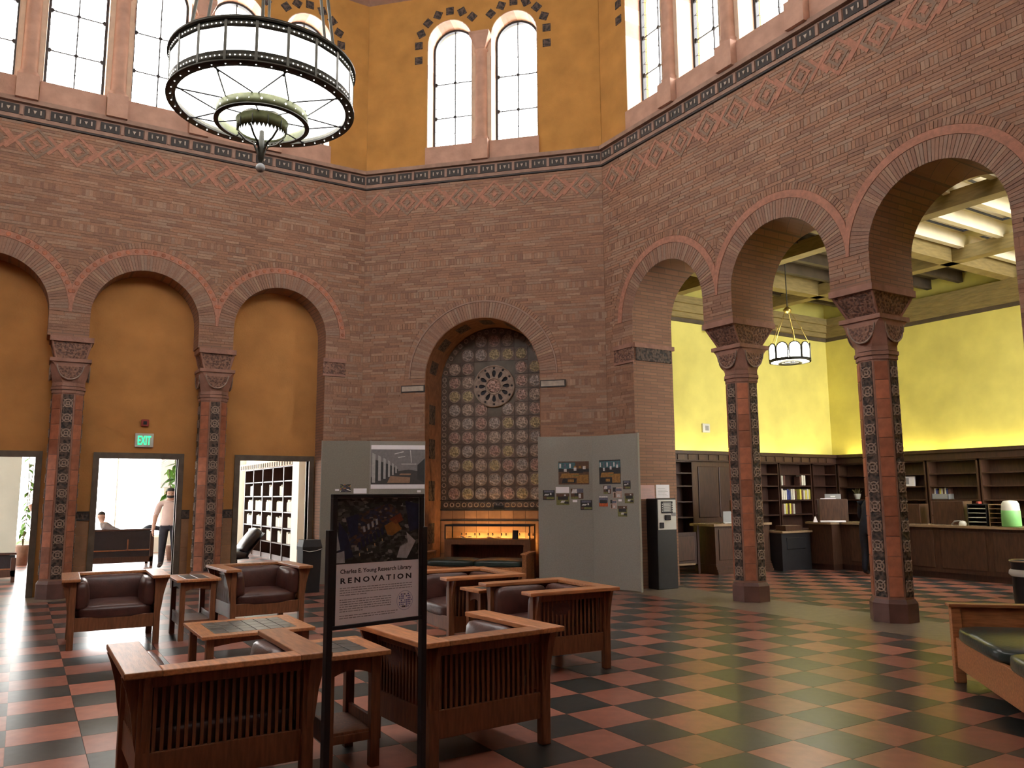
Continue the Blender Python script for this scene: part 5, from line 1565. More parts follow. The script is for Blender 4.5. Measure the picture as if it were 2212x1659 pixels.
def aq(slot, pts, lift=1):
    m.s = slot; m.add([(x0 + ux*x, -0.0045 - 0.0003*lift, zp + uz*z) for x, z in pts], [tuple(range(len(pts)))])
aq(0, ((0, 0), (1, 0), (1, 1), (0, 1)), 0)
aq(6, ((0.02, 0.65), (0.12, 0.45), (0.2, 0.1), (0.02, 0.05)), 1)
aq(4, ((0, 0.02), (0.10, 0.02), (0.09, 0.20), (0, 0.17)), 2); aq(4, ((0, 0.2), (0.045, 0.22), (0.0, 0.52)), 2)
aq(1, ((0.10, 0.70), (0.62, 0.92), (0.80, 0.72), (0.30, 0.35), (0.16, 0.20)), 2)
aq(5, ((0.10, 0.70), (0.25, 0.76), (0.24, 0.45), (0.16, 0.40)), 3)
aq(2, ((0.56, 0.56), (0.70, 0.66), (0.78, 0.50), (0.66, 0.40), (0.60, 0.42)), 4); aq(3, ((0.62, 0.66), (0.76, 0.76), (0.80, 0.64), (0.70, 0.58)), 4)
aq(5, ((0.82, 0.95), (1, 0.9), (1, 0.5), (0.88, 0.45)), 2)
aq(4, ((0.72, 0.05), (0.85, 0.03), (0.96, 0.30), (0.84, 0.45), (0.86, 0.28), (0.76, 0.22)), 3)
for i in range(7):
    a = 0.24 + 0.045*i; b = 0.18 + 0.035*i
    aq(5, ((a, b + 0.13), (a + 0.03, b + 0.15), (a + 0.05, b + 0.04), (a + 0.02, b + 0.02)), 4)
    if i % 2 == 0: aq(7, ((a + 0.02, b - 0.03), (a + 0.03, b - 0.025), (a + 0.035, b - 0.07), (a + 0.025, b - 0.075)), 4)
for i in range(4):
    aq(4, ((0.30 + 0.05*i, 0.56 + 0.035*i), (0.325 + 0.05*i, 0.57 + 0.035*i), (0.335 + 0.05*i, 0.48 + 0.035*i), (0.31 + 0.05*i, 0.47 + 0.035*i)), 4)
ob('aerial_photo', m, [MAT[q] for q in ('aerial_trees', 'aerial_roof', 'aerial_amber', 'aerial_rust', 'aerial_pale', 'aerial_blue', 'aerial_blue', 'aerial_lit')], sheet, None, False)
def lettering(body, size, cx, cz, width, parent, space=1.0, bold=0.0, mt='ink'):
    me = text_mesh(body, size, 0.0, 'LEFT', space, bold)
    xs = [v.co.x for v in me.vertices]; a, b = min(xs), max(xs); k = width/(b-a)
    for v in me.vertices: v.co = Vector(((v.co.x - a)*k, 0, v.co.y))
    me.materials.append(MAT[mt]); me.name = 'lettering'
    return link('lettering', me, parent, T(cx, -0.0048, cz))
lettering('Charles E. Young Research Library', 0.030, x0 + 0.05*ux, zp - 0.048, 0.86*ux, sheet, 1.0, 0.0006)
lettering('RENOVATION', 0.038, x0 + 0.055*ux, zp - 0.098, 0.855*ux, sheet, 1.5, 0.0012)
# running text too small to read: grey lines of print
m = MB(); z = zp - 0.125
def lines(n, xa, xb, z, last):
    for i in range(n):
        e = xb if i < n-1 else xa + (xb-xa)*last
        x = xa
        while x < e - 0.004:
            L = min(random.uniform(0.008, 0.03), e - x)
            m.add([(x, -0.0046, z), (x + L, -0.0046, z), (x + L, -0.0046, z + 0.0042), (x, -0.0046, z + 0.0042)], [(0,1,2,3)])
            x += L + 0.004
        z -= 0.0118
    return z
xa = x0 + 0.05*ux
z = lines(4, xa, x0 + 0.92*ux, z, 0.37); z -= 0.012
z = lines(6, xa, x0 + 0.66*ux, z, 0.45); z -= 0.010
z = lines(2, xa, x0 + 0.74*ux, z, 0.95)
ob('body_text', m, MAT['ink_grey'], sheet, None, False)
# round blue emblem of small building outlines
m = MB(); cx, cz, rr = x0 + 0.83*ux, zp - 0.215, 0.052
m.s = 0
for i in range(36):
    a, b = 2*pi*i/36, 2*pi*(i+1)/36
    m.add([(cx + r*cos(q), -0.0046, cz + r*sin(q)) for r, q in ((rr, a), (rr, b), (rr-0.0018, b), (rr-0.0018, a))], [(0,1,2,3)])
for i in range(-4, 5):
    for j in range(-4, 5):
        px, pz = cx + i*0.011, cz + j*0.011
        if hypot(px-cx, pz-cz) > rr - 0.008 or random.random() < 0.2: continue
        a, b = random.uniform(0.003, 0.0048), random.uniform(0.002, 0.0048)
        m.s = 1 if (i, j) in ((0, 3), (-1, -3), (0, -3)) else 0
        m.add([(px-a, -0.0046, pz-b), (px+a, -0.0046, pz-b), (px+a, -0.0046, pz+b), (px-a, -0.0046, pz+b)], [(0,1,2,3)])
        if m.s == 0: m.add([(px-a*1.1, -0.0047, pz+b*0.2), (px+a*0.3, -0.0047, pz+b*0.2), (px+a*0.3, -0.0047, pz+b*0.6), (px-a*1.1, -0.0047, pz+b*0.6)], [(0,1,2,3)])
ob('emblem', m, [MAT['ink_blue'], MAT['ink']], sheet, None, False)

# ------------------------------------------------------------------ machine in the first arch
t = root('card_machine', T(9.84, 10.98, 0), 'tall black card machine with a pale control panel at the foot of the arcade', 'machine')
m = MB(); m.bevbox(-0.23, 0.23, -0.13, 0.15, 0.0, 1.58, 0.012); ob('machine_body', m, MAT['black_metal'], t)
m = MB(); m.bevbox(-0.215, 0.215, -0.145, -0.13, 1.03, 1.56, 0.008); pn = ob('control_panel', m, MAT['white_plastic'], t)
m = MB(); m.bevbox(-0.14, 0.13, -0.156, -0.145, 1.32, 1.53, 0.006); sc_ = ob('screen_bezel', m, MAT['ink'], pn)
m = MB(); m.box(-0.10, 0.09, -0.158, -0.156, 1.345, 1.51); ob('screen', m, MAT['grey_plastic'], sc_, None, False)
m = MB()
for k in range(5): m.box(-0.08, 0.05 + 0.02*(k % 2), -0.160, -0.158, 1.365 + 0.028*k, 1.372 + 0.028*k)
ob('screen_text', m, MAT['white_plastic'], sc_, None, False)
m = MB()
for k in range(4):
    for s in (-0.125, 0.105): m.box(s, s + 0.015, -0.160, -0.156, 1.35 + 0.04*k, 1.37 + 0.04*k)
ob('side_buttons', m, MAT['white_plastic'], sc_, None, False)
m = MB(); m.bevbox(-0.06, 0.06, -0.18, -0.145, 1.20, 1.29, 0.008); ob('card_reader', m, MAT['ink'], pn)
m = MB(); m.bevbox(-0.19, -0.09, -0.165, -0.145, 1.06, 1.16, 0.01); ob('coin_tray', m, MAT['ink'], pn)
m = MB(); m.bevbox(0.10, 0.20, -0.153, -0.145, 1.27, 1.33, 0.006); ob('slot', m, MAT['grey_plastic'], pn)
for a, b, c, d, mt, lb in ((1386, 1048, 1417, 1078, 'paper_pink', 'pink notice taped to the brick jamb above the card machine'), (1421, 1047, 1449, 1076, 'paper', 'white notice taped to the brick jamb above the card machine')):
    yy = 11.100
    p, q = pix_y(a, d, yy), pix_y(c, b, yy)
    t = root('paper_notice', T((p.x+q.x)/2, yy + 0.044, (p.z+q.z)/2), lb, 'notice')
    w, h = abs(q.x-p.x), abs(q.z-p.z)
    m = MB(); m.box(-w/2, w/2, -0.003, 0.0, -h/2, h/2); ob('sheet', m, MAT[mt], t, None, False)
    m = MB()
    for k in range(6): m.box(-w*0.38, w*(0.38 - 0.1*(k % 3)), -0.0036, -0.003, -h*0.35 + h*0.11*k, -h*0.33 + h*0.11*k)
    ob('print', m, MAT['ink_grey'], t, None, False)

# ------------------------------------------------------------------ signs on the left wall
yy = 15.51 + 0.5
p, q = pix_y(290, 966, yy), pix_y(332, 937, yy)
t = root('exit_sign', T((p.x+q.x)/2, yy, (p.z+q.z)/2), 'white exit sign with green letters over the bright doorway', 'sign')
w, h = q.x - p.x, q.z - p.z
m = MB(); m.bevbox(-w/2, w/2, -0.05, 0, -h/2, h/2, 0.01); ob('sign_box', m, MAT['white_plastic'], t)
me = text_mesh('EXIT', 0.2, 0.004, 'LEFT', 1.05, 0.003)
xs = [v.co.x for v in me.vertices]; zs_ = [v.co.y for v in me.vertices]; a, b, hh = min(xs), max(xs), max(zs_)
for v in me.vertices: v.co = Vector(((v.co.x-a)/(b-a)*w*0.70 - w*0.35, -v.co.z, v.co.y/hh*h*0.62 - h*0.31))
me.materials.append(MAT['exit_green']); link('sign_letters', me, t, T(0, -0.052, 0))
p, q = pix_y(304, 922, yy), pix_y(322, 906, yy)
t = root('alarm_box', T((p.x+q.x)/2, yy, (p.z+q.z)/2), 'small dark red alarm box above the exit sign', 'alarm')
m = MB(); m.bevbox(-0.065, 0.065, -0.04, 0, -0.065, 0.065, 0.01); ob('alarm_body', m, MAT['red_plastic'], t)
m = MB(); m.bevbox(-0.03, 0.03, -0.05, -0.04, -0.03, 0.03, 0.006); ob('alarm_lens', m, MAT['ink'], t)
# black bin by the left boards
t = root('waste_bin', T(4.42, 14.15, 0), 'black square waste bin beside the doorway with bookshelves', 'bin')
m = MB(); m.loft([[(sx*r, sy*r, z) for sx, sy in ((-1,-1),(1,-1),(1,1),(-1,1))] for r, z in ((0.15, 0), (0.165, 0.72))]); ob('bin_body', m, MAT['black_metal'], t)
m = MB(); m.loft([[(sx*r, sy*r, z) for sx, sy in ((-1,-1),(1,-1),(1,1),(-1,1))] for r, z in ((0.175, 0.72), (0.175, 0.78), (0.15, 0.90))]); ob('bin_lid', m, MAT['black_metal'], t)
m = MB(); m.tube([(-0.17, -0.178, 0.73), (-0.06, -0.19, 0.70), (0.06, -0.19, 0.71), (0.17, -0.178, 0.74)], 0.006, 6); ob('liner_edge', m, MAT['white_plastic'], t)
# trash can by the right bench
p = pix_x(2222, 1212, 11.0)

t = root('trash_can', T(p.x, p.y, 0) @ Matrix.Scale(p.z/0.92, 4), 'round dark trash can with a white liner edge behind the long bench', 'trash can')
m = MB(); m.smooth = True; m.lathe([(0.21, 0), (0.23, 0.45), (0.235, 0.88), (0.25, 0.90), (0.25, 0.92), (0.22, 0.92), (0.2, 0.6), (0.0, 0.58)], 28, cap0=True); ob('can_body', m, MAT['black_metal'], t)
m = MB(); m.smooth = True; m.lathe([(0.245, 0.70), (0.27, 0.73), (0.26, 0.78), (0.24, 0.80)], 28); ob('liner', m, MAT['white_plastic'], t)
m = MB(); m.smooth = True; m.torus(0.245, 0.014, 28, 8, 0.92); ob('rim', m, MAT['counter_top'], t)

# ------------------------------------------------------------------ chandelier in the middle of the rotunda
CHX, CHY, CZ0 = CX + 0.09, CY - 0.055, 5.55
t = root('chandelier', T(CHX, CHY, CZ0), 'great bronze drum chandelier with glowing panels and stepped rings', 'chandelier')
RC, HC, NP = 0.875, 0.40, 20
def band(name, r0, r1, z0, z1, mt, n=60, parent=None):
    m = MB(); m.smooth = True
    m.lathe([(r0, z0), (r1, z0), (r1, z1), (r0, z1), (r0, z0)], n); return ob(name, m, MAT[mt], parent or t)
top = band('top_band', RC - 0.02, RC + 0.012, HC - 0.075, HC, 'bronze'); band('top_rim', RC - 0.025, RC + 0.035, HC, HC + 0.025, 'bronze')
bot = band('bottom_band', RC - 0.02, RC + 0.012, 0.0, 0.095, 'bronze'); band('bottom_rim', RC - 0.06, RC + 0.03, -0.02, 0.0, 'bronze')
dot = MB(); q = 0.0075
dot.add([(q,0,0), (0,0,q), (-q,0,0), (0,0,-q), (0,-0.006,0)], [(0,1,4), (1,2,4), (2,3,4), (3,0,4)])
dot = dot.mesh('pierced_star', True); dot.materials.append(MAT['lamp_white'])
for k in range(NP):
    a = 2*pi*(k + 0.5)/NP
    M0 = Matrix.Rotation(a, 4, 'Z') @ T(0, -RC, 0)
    hw = RC*tan(pi/NP)
    m = MB(); m.box(-hw + 0.012, hw - 0.012, 0.0, 0.008, 0.095, HC - 0.075); ob('panel', m, MAT['lamp_panel'], t, M0, False)
    m = MB(); m.box(-0.013, 0.013, -0.012, 0.012, -0.0, HC); ob('mullion', m, MAT['bronze'], t, Matrix.Rotation(a + pi/NP, 4, 'Z') @ T(0, -RC - 0.004, 0), False)
    m2 = MB()
    for j in range(5):
        for zz in (0.048, HC - 0.038): pass
    for j in range(5):
        for zz, par in ((0.048, bot), (HC - 0.038, top)):
            aa = a + (j - 2)*2*pi/NP/6.2
            link('pierced_star', dot, par, Matrix.Rotation(aa, 4, 'Z') @ T(0, -RC - 0.0125, zz))
m = MB(); m.loft([[(r*cos(2*pi*i/60), r*sin(2*pi*i/60), z) for i in range(60)] for r, z in ((0.82, 0.03), (0.42, 0.012))], False, False); ob('bottom_glass', m, MAT['lamp_panel'], t, None, False)
m = MB(); m.loft([[(r*cos(2*pi*i/60), r*sin(2*pi*i/60), HC - 0.02) for i in range(60)] for r in (0.85, 0.02)], False, True); ob('top_glass', m, MAT['lamp_panel'], t, None, False)
for k in range(40):
    link('pierced_star', dot, bot, Matrix.Rotation(2*pi*k/40, 4, 'Z') @ T(0, -RC + 0.015, -0.021) @ Matrix.Rotation(pi/2, 4, 'X'))
r2 = band('second_ring', 0.425, 0.445, -0.18, -0.075, 'bronze_green'); band('second_rim', 0.415, 0.46, -0.195, -0.18, 'bronze')
for k in range(24):
    sc2 = 1.6 if k % 2 else 0.8
    link('pierced_star', dot, r2, Matrix.Rotation(2*pi*k/24, 4, 'Z') @ T(0, -0.4455, -0.127) @ Matrix.Scale(sc2, 4))
m = MB(); m.loft([[(r*cos(2*pi*i/48), r*sin(2*pi*i/48), z) for i in range(48)] for r, z in ((0.42, -0.10), (0.21, -0.115))], False, False); ob('second_glass', m, MAT['lamp_panel'], t, None, False)
r3 = MB(); r3.smooth = True; r3.lathe([(0.255, -0.16), (0.235, -0.20), (0.235, -0.27), (0.225, -0.27), (0.225, -0.19), (0.245, -0.16), (0.255, -0.16)], 48); r3 = ob('third_ring', r3, MAT['bronze_green'], t)
for k in range(20):
    m = MB(); m.box(-0.004, 0.004, -0.012, 0.0, -0.27, -0.17); ob('rib', m, MAT['bronze'], r3, Matrix.Rotation(2*pi*k/20, 4, 'Z') @ T(0, -0.232, 0), False) if k % 2 == 0 else None
sk = MB()
for k in range(36):
    sk.add([(cos(a)*0.228, sin(a)*0.228, z) for a, z in ((2*pi*k/36, -0.27), (2*pi*(k+1)/36, -0.27), (2*pi*(k+0.5)/36, -0.315))], [(0,1,2)])
ob('scallop_fringe', sk, MAT['bronze'], r3, None, False)
m = MB(); m.loft([[(r*cos(2*pi*i/40), r*sin(2*pi*i/40), z) for i in range(40)] for r, z in ((0.22, -0.25), (0.02, -0.25))], False, True); ob('third_glass', m, MAT['lamp_panel'], t, None, False)
for k in range(8):      # crossed stays
    a = 2*pi*k/8
    for s in (-1, 1):
        m = MB(); m.tube([((RC-0.05)*cos(a - s*0.02), (RC-0.05)*sin(a - s*0.02), -0.01), (0.445*cos(a + s*0.33), 0.445*sin(a + s*0.33), -0.075)], 0.0075, 5); ob('stay', m, MAT['black_metal'], t)
    b = a + pi/8
    m = MB(); m.tube([(0.42*cos(b), 0.42*sin(b), -0.185), (0.25*cos(b), 0.25*sin(b), -0.16)], 0.007, 5); ob('stay', m, MAT['black_metal'], t)
    m = MB(); m.smooth = True; m.lathe([(0, -0.012), (0.012, 0), (0, 0.012)], 8); ob('stay_boss', m, MAT['bronze'], t, T((RC-0.12)*cos(a), (RC-0.12)*sin(a), -0.025))
for k in range(5):      # curved brackets of the pendant
    a = 2*pi*k/5 + 0.2
    m = MB(); m.tube([(0.225*cos(a), 0.225*sin(a), -0.28), (0.15*cos(a), 0.15*sin(a), -0.36), (0.07*cos(a), 0.07*sin(a), -0.40), (0.03*cos(a), 0.03*sin(a), -0.50)], 0.011, 6); ob('bracket', m, MAT['bronze'], t)
m = MB(); m.smooth = True; m.lathe([(0.0, -0.24), (0.022, -0.26), (0.03, -0.42), (0.045, -0.46), (0.028, -0.56), (0.014, -0.585), (0.014, -0.60)], 16); ob('pendant_stem', m, MAT['bronze'], t)
m = MB(); m.smooth = True; m.lathe([(0.0, -0.69)] + [(0.046*sin(pi*i/10), -0.642 - 0.046*cos(pi*i/10)) for i in range(1, 10)] + [(0.0, -0.596)], 18); ob('pendant_ball', m, MAT['grey_plastic'], t)
for k in range(6):
    a = 2*pi*k/6 + 0.25
    m = MB(); m.tube([(0.78*cos(a), 0.78*sin(a), HC), (0.25*cos(a), 0.25*sin(a), 4.2), (0.05*cos(a), 0.05*sin(a), 5.6)], 0.016, 7); ob('hanger_rod', m, MAT['bronze'], t)
m = MB(); m.tube([(0, 0, 5.5), (0, 0, ZTOP - 0.02 - CZ0)], 0.03, 8); ob('hanger_stem', m, MAT['bronze'], t)
for o in (top, bot, r2): pass

# ------------------------------------------------------------------ things of the service room
def on_top(nm, x, y, z, lb, cat, group=None, rz=0): return root(nm, T(x, y, z, rz), lb, cat, group)
def hood(x, y, z, rz, w, h, lb):
    t = on_top('monitor_hood', x, y, z, lb, 'screen', 'wooden screen hoods on the counters', rz)
    m = MB(); m.bevbox(-w/2, w/2, -0.01, 0.02, 0, h, 0.006); ob('hood_back', m, MAT['counter_wood'], t)
    for s in (-1, 1):
        m = MB(); m.box(*sorted((s*w/2, s*(w/2-0.02))), 0.02, 0.30, 0, h); ob('hood_side', m, MAT['counter_wood'], t, None, False)
    m = MB(); m.bevbox(-w/2+0.05, w/2-0.05, 0.10, 0.14, 0.05, h-0.05, 0.01); ob('monitor', m, MAT['black_metal'], t)
    return t
CT = 1.025
hood(15.45, 11.60, CT, -pi/4, 0.60, 0.50, 'dark wooden screen hood on the counter corner with a grey plate on top')
hood(15.70, 9.15, CT, -pi/2, 0.62, 0.46, 'dark wooden screen hood in the middle of the long counter')
hood(15.72, 10.0, CT, -pi/2, 0.50, 0.40, 'dark wooden screen hood just right of the column over the long counter')
hood(13.62, 12.42, CT + 0.005, 0, 0.45, 0.48, 'dark wooden screen hood on the short counter beside a small plate')
t = on_top('name_plate', 15.45, 11.60, CT + 0.5, 'grey name plate on top of the corner screen hood', 'plate', None, -pi/4)
m = MB(); m.bevbox(-0.17, 0.17, 0.0, 0.02, 0.0, 0.11, 0.004); ob('plate_face', m, MAT['grey_plastic'], t)
m = MB(); m.box(-0.05, 0.05, -0.002, 0, 0.04, 0.07); ob('plate_print', m, MAT['white_plastic'], t, None, False)
m = MB(); m.box(-0.26, 0.06, -0.008, 0.05, -0.0, 0.012); ob('plate_base', m, MAT['paper'], t, None, False)
t = on_top('paper_tray', 15.20, 11.45, CT, 'white flat tray in front of the corner screen hood', 'tray', None, -pi/4)
m = MB(); m.bevbox(-0.26, 0.26, -0.06, 0.06, 0, 0.035, 0.006); ob('tray_body', m, MAT['paper'], t)
m = MB(); m.loft([[(-0.36 + sx*r, sy*r, z) for sx, sy in ((-1,-1),(1,-1),(1,1),(-1,1))] for r, z in ((0.045, 0), (0.012, 0.12))]); ob('card_tent', m, MAT['paper'], t)
t = on_top('glass_stand', 13.05, 12.45, CT + 0.005, 'pale clear plastic sheet stand on the short counter', 'stand')
m = MB(); m.bevbox(-0.15, 0.15, 0, 0.012, 0, 0.25, 0.004); ob('stand_sheet', m, MAT['grey_plastic'], t)
m = MB(); m.box(-0.15, 0.15, -0.04, 0.05, 0, 0.008); ob('stand_foot', m, MAT['white_plastic'], t, None, False)
t = on_top('telephone', 13.98, 12.5, CT + 0.005, 'small white desk device standing behind the arcade column on the short counter', 'telephone')
m = MB(); m.bevbox(-0.07, 0.07, 0, 0.04, 0.0, 0.72, 0.01); ob('device_stem', m, MAT['counter_top'], t)
m = MB(); m.bevbox(-0.08, 0.08, -0.02, 0.05, 0.60, 0.76, 0.01); ob('device_head', m, MAT['white_plastic'], t)
t = on_top('box', 14.6, 12.15, 0.84, 'flat brown cardboard box lying on the book drop shelf', 'box')
m = MB(); m.bevbox(-0.26, 0.26, -0.14, 0.14, 0, 0.11, 0.006); ob('box_body', m, MAT['counter_wood'], t)
m = MB(); m.box(-0.26, 0.26, -0.02, 0.02, 0.11, 0.112); ob('tape', m, MAT['counter_top'], t, None, False)
# letter trays, bottle, lamp, folder and bin on the long counter
def trays(x, y, lb, mt, n):
    t = on_top('letter_tray', x, y, CT, lb, 'letter tray', 'letter trays on the long counter', -pi/2)
    for k in range(n):
        m = MB(); z = 0.06 + 0.085*k
        m.box(-0.17, 0.17, 0, 0.26, z, z + 0.012); ob('tray_shelf', m, MAT['white_plastic' if mt == 'black_metal' else mt], t, None, False)
    m = MB(); m.box(-0.18, -0.165, 0, 0.26, 0, 0.06 + 0.085*n); m.box(0.165, 0.18, 0, 0.26, 0, 0.06 + 0.085*n); m.box(-0.18, 0.18, 0.25, 0.26, 0, 0.06 + 0.085*n); ob('tray_frame', m, MAT[mt], t, None, False)
    m = MB(); m.box(-0.18, 0.18, 0, 0.26, 0.05 + 0.085*n, 0.065 + 0.085*n); ob('tray_top', m, MAT[mt], t, None, False)
    return t
trays(15.62, 8.55, 'black stacked letter tray with a red object on top', 'black_metal', 4)
trays(15.62, 8.15, 'tan stacked letter tray beside the green bottle', 'counter_top', 4)
t = on_top('red_stapler', 15.72, 8.55, CT + 0.406, 'small red stapler on the black letter tray', 'stapler')
m = MB(); m.bevbox(-0.06, 0.06, -0.025, 0.025, 0, 0.05, 0.012); ob('stapler_body', m, MAT['red_plastic'], t)
m = MB(); m.bevbox(-0.07, 0.05, -0.02, 0.02, -0.002, 0.012, 0.004); ob('stapler_base', m, MAT['black_metal'], t)
t = on_top('spray_bottle', 15.48, 7.86, CT, 'large green and white plastic bottle on the long counter', 'bottle')
m = MB(); m.smooth = True; m.lathe([(0.14, 0), (0.16, 0.02), (0.155, 0.28), (0.15, 0.30)], 24, cap0=True); ob('bottle_body', m, MAT['green_plastic'], t)
m = MB(); m.smooth = True; m.lathe([(0.152, 0.30), (0.14, 0.42), (0.11, 0.47), (0.0, 0.48)], 24); ob('bottle_top', m, MAT['white_plastic'], t)
t = on_top('desk_lamp', 15.55, 8.80, CT, 'small white desk lamp head lying low on the counter', 'lamp')
m = MB(); m.smooth = True; m.tube([(0, 0.22, 0.0), (0, 0.16, 0.07), (0, 0.05, 0.085), (0, 0, 0.06)], 0.014, 8); ob('lamp_arm', m, MAT['grey_plastic'], t)
m = MB(); m.smooth = True; m.lathe([(0.0, 0.09), (0.05, 0.075), (0.07, 0.03), (0.065, 0.0)], 18); ob('lamp_head', m, MAT['white_plastic'], t)
t = on_top('book_bin', UX - 0.20, 11.06, 1.49, 'clear bin of coloured books on the long wall shelf', 'bin', None, -pi/2)
m = MB(); m.box(-0.2, 0.2, -0.12, 0.12, 0, 0.01); m.box(-0.2, 0.2, -0.12, -0.11, 0, 0.13); m.box(-0.2, -0.19, -0.12, 0.12, 0, 0.13); m.box(0.19, 0.2, -0.12, 0.12, 0, 0.13); ob('bin_shell', m, MAT['grey_plastic'], t, None, False)
for k in range(9):
    book(T(UX - 0.21, 11.24 - 0.042*k, 1.502, -pi/2), 0.036, 0.16, random.uniform(0.2, 0.27), (0, 3, 2, 1, 0, 2, 0, 3, 2)[k], ('white', 'blue', 'brown', 'yellow', 'white', 'brown', 'white', 'blue', 'brown')[k] + ' book standing in the clear bin', 'books in the clear bin')
t = on_top('folder', UX - 0.22, 11.92, 1.81, 'white folder with dark markings on the long wall shelf', 'folder', None, -pi/2)
m = MB(); m.bevbox(-0.2, 0.2, -0.03, 0.03, 0, 0.24, 0.005); ob('folder_body', m, MAT['paper'], t)
m = MB(); m.box(-0.08, 0.06, -0.032, -0.03, 0.05, 0.2); m.box(-0.16, -0.1, -0.032, -0.03, 0.1, 0.18); ob('folder_print', m, MAT['ink_grey'], t, None, False)
t = on_top('flower_pot', 18.76, 13.33, 1.49, 'small white pot with dry brown grasses on a corner shelf', 'plant')
m = MB(); m.smooth = True; m.lathe([(0.06, 0), (0.085, 0.1), (0.09, 0.14), (0.07, 0.14), (0.0, 0.12)], 16, cap0=True); ob('pot', m, MAT['white_plastic'], t)
m = MB()
for k in range(16):
    a = random.uniform(0, 2*pi); e = random.uniform(0.03, 0.13)
    m.tube([(0.02*cos(a), 0.02*sin(a), 0.11), (e*0.6*cos(a), e*0.6*sin(a), 0.18), (e*cos(a), e*sin(a), random.uniform(0.22, 0.29))], 0.008, 4)
ob('grasses', m, MAT['stem'], t)
# books in the bookcase by the corner
for z, xs, kinds in ((1.49 + 0.36, (16.52, 16.60), (0, 2)), (1.49 + 0.36, (17.22, 17.30, 17.38), (2, 0, 0)), (1.49, (16.50, 16.57, 16.64, 16.71, 16.78, 16.86, 16.94, 17.02), (0, 0, 0, 3, 3, 0, 0, 2)),
                     (1.49, (17.20, 17.27, 17.34, 17.41, 17.48, 17.54), (1, 2, 0, 1, 0, 1)), (1.13, (16.50, 16.57, 16.64, 16.71, 16.78, 16.85, 16.92), (2, 0, 1, 2, 1, 2, 0))):
    for x, kd in zip(xs, kinds):
        nm = ('white', 'yellow', 'brown', 'blue')[kd]
        sh = 'upper' if z > 1.7 else ('middle' if z > 1.3 else 'lower')
        book(T(x, VY - 0.33, z + 0.002), 0.062, 0.18, random.uniform(0.22, 0.28), kd, nm + ' book on the ' + sh + ' shelf of the corner bookcase', 'books of the corner bookcase')
# fittings on the yellow wall
p = pix_y(1523, 925, VY)
t = root('thermostat', T(p.x, VY, p.z), 'small cream wall box on the yellow wall above the bookcases', 'wall box')
m = MB(); m.bevbox(-0.12, 0.12, -0.05, 0, -0.11, 0.11, 0.01); ob('cover', m, MAT['white_plastic'], t)
m = MB(); m.box(-0.04, 0.07, -0.056, -0.05, -0.06, 0.06); ob('vent', m, MAT['grey_plastic'], t, None, False)
p = pix_y(1519, 713, VY)
t = root('security_camera', T(p.x, VY, p.z), 'small white security camera high on the yellow wall', 'camera')
m = MB(); m.bevbox(-0.05, 0.05, -0.08, 0, -0.03, 0.09, 0.01); ob('mount', m, MAT['white_plastic'], t)
m = MB(); m.smooth = True; m.tube([(0, -0.06, 0.02), (0.05, -0.22, -0.04)], 0.06, 12); cb_ = ob('camera_body', m, MAT['white_plastic'], t)
m = MB(); m.smooth = True; m.tube([(0.05, -0.22, -0.04), (0.054, -0.235, -0.045)], 0.035, 12); ob('lens', m, MAT['ink'], cb_)
# ------------------------------------------------------------------ lounge furniture
def sofa(M, L, D, hb, hs, label, mt='black_leather'):
    """x along the sofa, back at y=0, front at y=D"""
    t = root('sofa', M, label, 'sofa', 'dark lounge sofas')
    m = MB(); m.bevbox(-L/2 + 0.02, L/2 - 0.02, 0.03, 0.06, 0.22, hb - 0.05, 0.006); ob('back_panel', m, MAT[mt], t)
    for z0, z1 in ((0.10, 0.24), (hb - 0.045, hb)):
        m = MB(); m.bevbox(-L/2, L/2, 0.0, 0.08, z0, z1, 0.008); ob('back_rail', m, MAT['shelf_wood'], t)
    m = MB(); m.bevbox(-L/2, L/2, 0.01, 0.05, hb*0.42, hb*0.42 + 0.03, 0.005); ob('back_rail', m, MAT['oak_dark'], t)
    m = MB(); m.box(L*0.18, L*0.18 + 0.03, 0.01, 0.05, hb*0.42, hb*0.72); ob('back_stile', m, MAT['oak_dark'], t, None, False)
    for s in (-1, 1):
        m = MB(); m.bevbox(*sorted((s*L/2, s*(L/2 - 0.09))), 0, D, 0.12, hb - 0.10, 0.008); ob('arm', m, MAT['shelf_wood'], t)
        for y in (0.0, D - 0.07):
            m = MB(); m.bevbox(*sorted((s*L/2, s*(L/2 - 0.07))), y, y + 0.07, 0, 0.14, 0.005); ob('leg', m, MAT['shelf_wood'], t)
    n = max(1, round(L/0.8)); w = (L - 0.2)/n
    for i in range(n):
        a = -L/2 + 0.1 + w*i
        ob('seat_cushion', cushion(a, a + w, 0.15, D, hs - 0.2, hs, 0.03), MAT[mt], t)
        ob('back_cushion', cushion(a, a + w, 0.06, 0.25, hs - 0.02, hb - 0.02, 0.03), MAT[mt], t)
    return t
sofa(T(1.93, 21.55, 0), 1.85, 0.95, 0.90, 0.46, 'dark leather sofa seen from behind through the bright doorway, a person lying on it')
sofa(T(-0.95, 19.05, 0), 1.9, 0.9, 0.58, 0.40, 'low dark leather sofa under the grey pier of the lounge')
t = root('lounge_chair', T(4.36, 18.4, 0), 'black leather lounge chair with a leaning back in front of the lounge bookcase', 'chair')
ob('back_cushion', cushion(-0.30, 0.30, -0.30, 0.30, -0.09, 0.09, 0.03), MAT['black_leather'], t, T(0.02, 0, 0.70) @ Matrix.Rotation(R(-52), 4, 'Y'))
m = MB(); m.bevbox(-0.31, 0.31, -0.31, 0.31, -0.02, 0.0, 0.008); ob('back_shell', m, MAT['shelf_wood'], t, T(0.10, 0, 0.62) @ Matrix.Rotation(R(-52), 4, 'Y'))
ob('seat_cushion', cushion(-0.62, -0.02, -0.30, 0.30, 0.32, 0.47, 0.03), MAT['black_leather'], t)
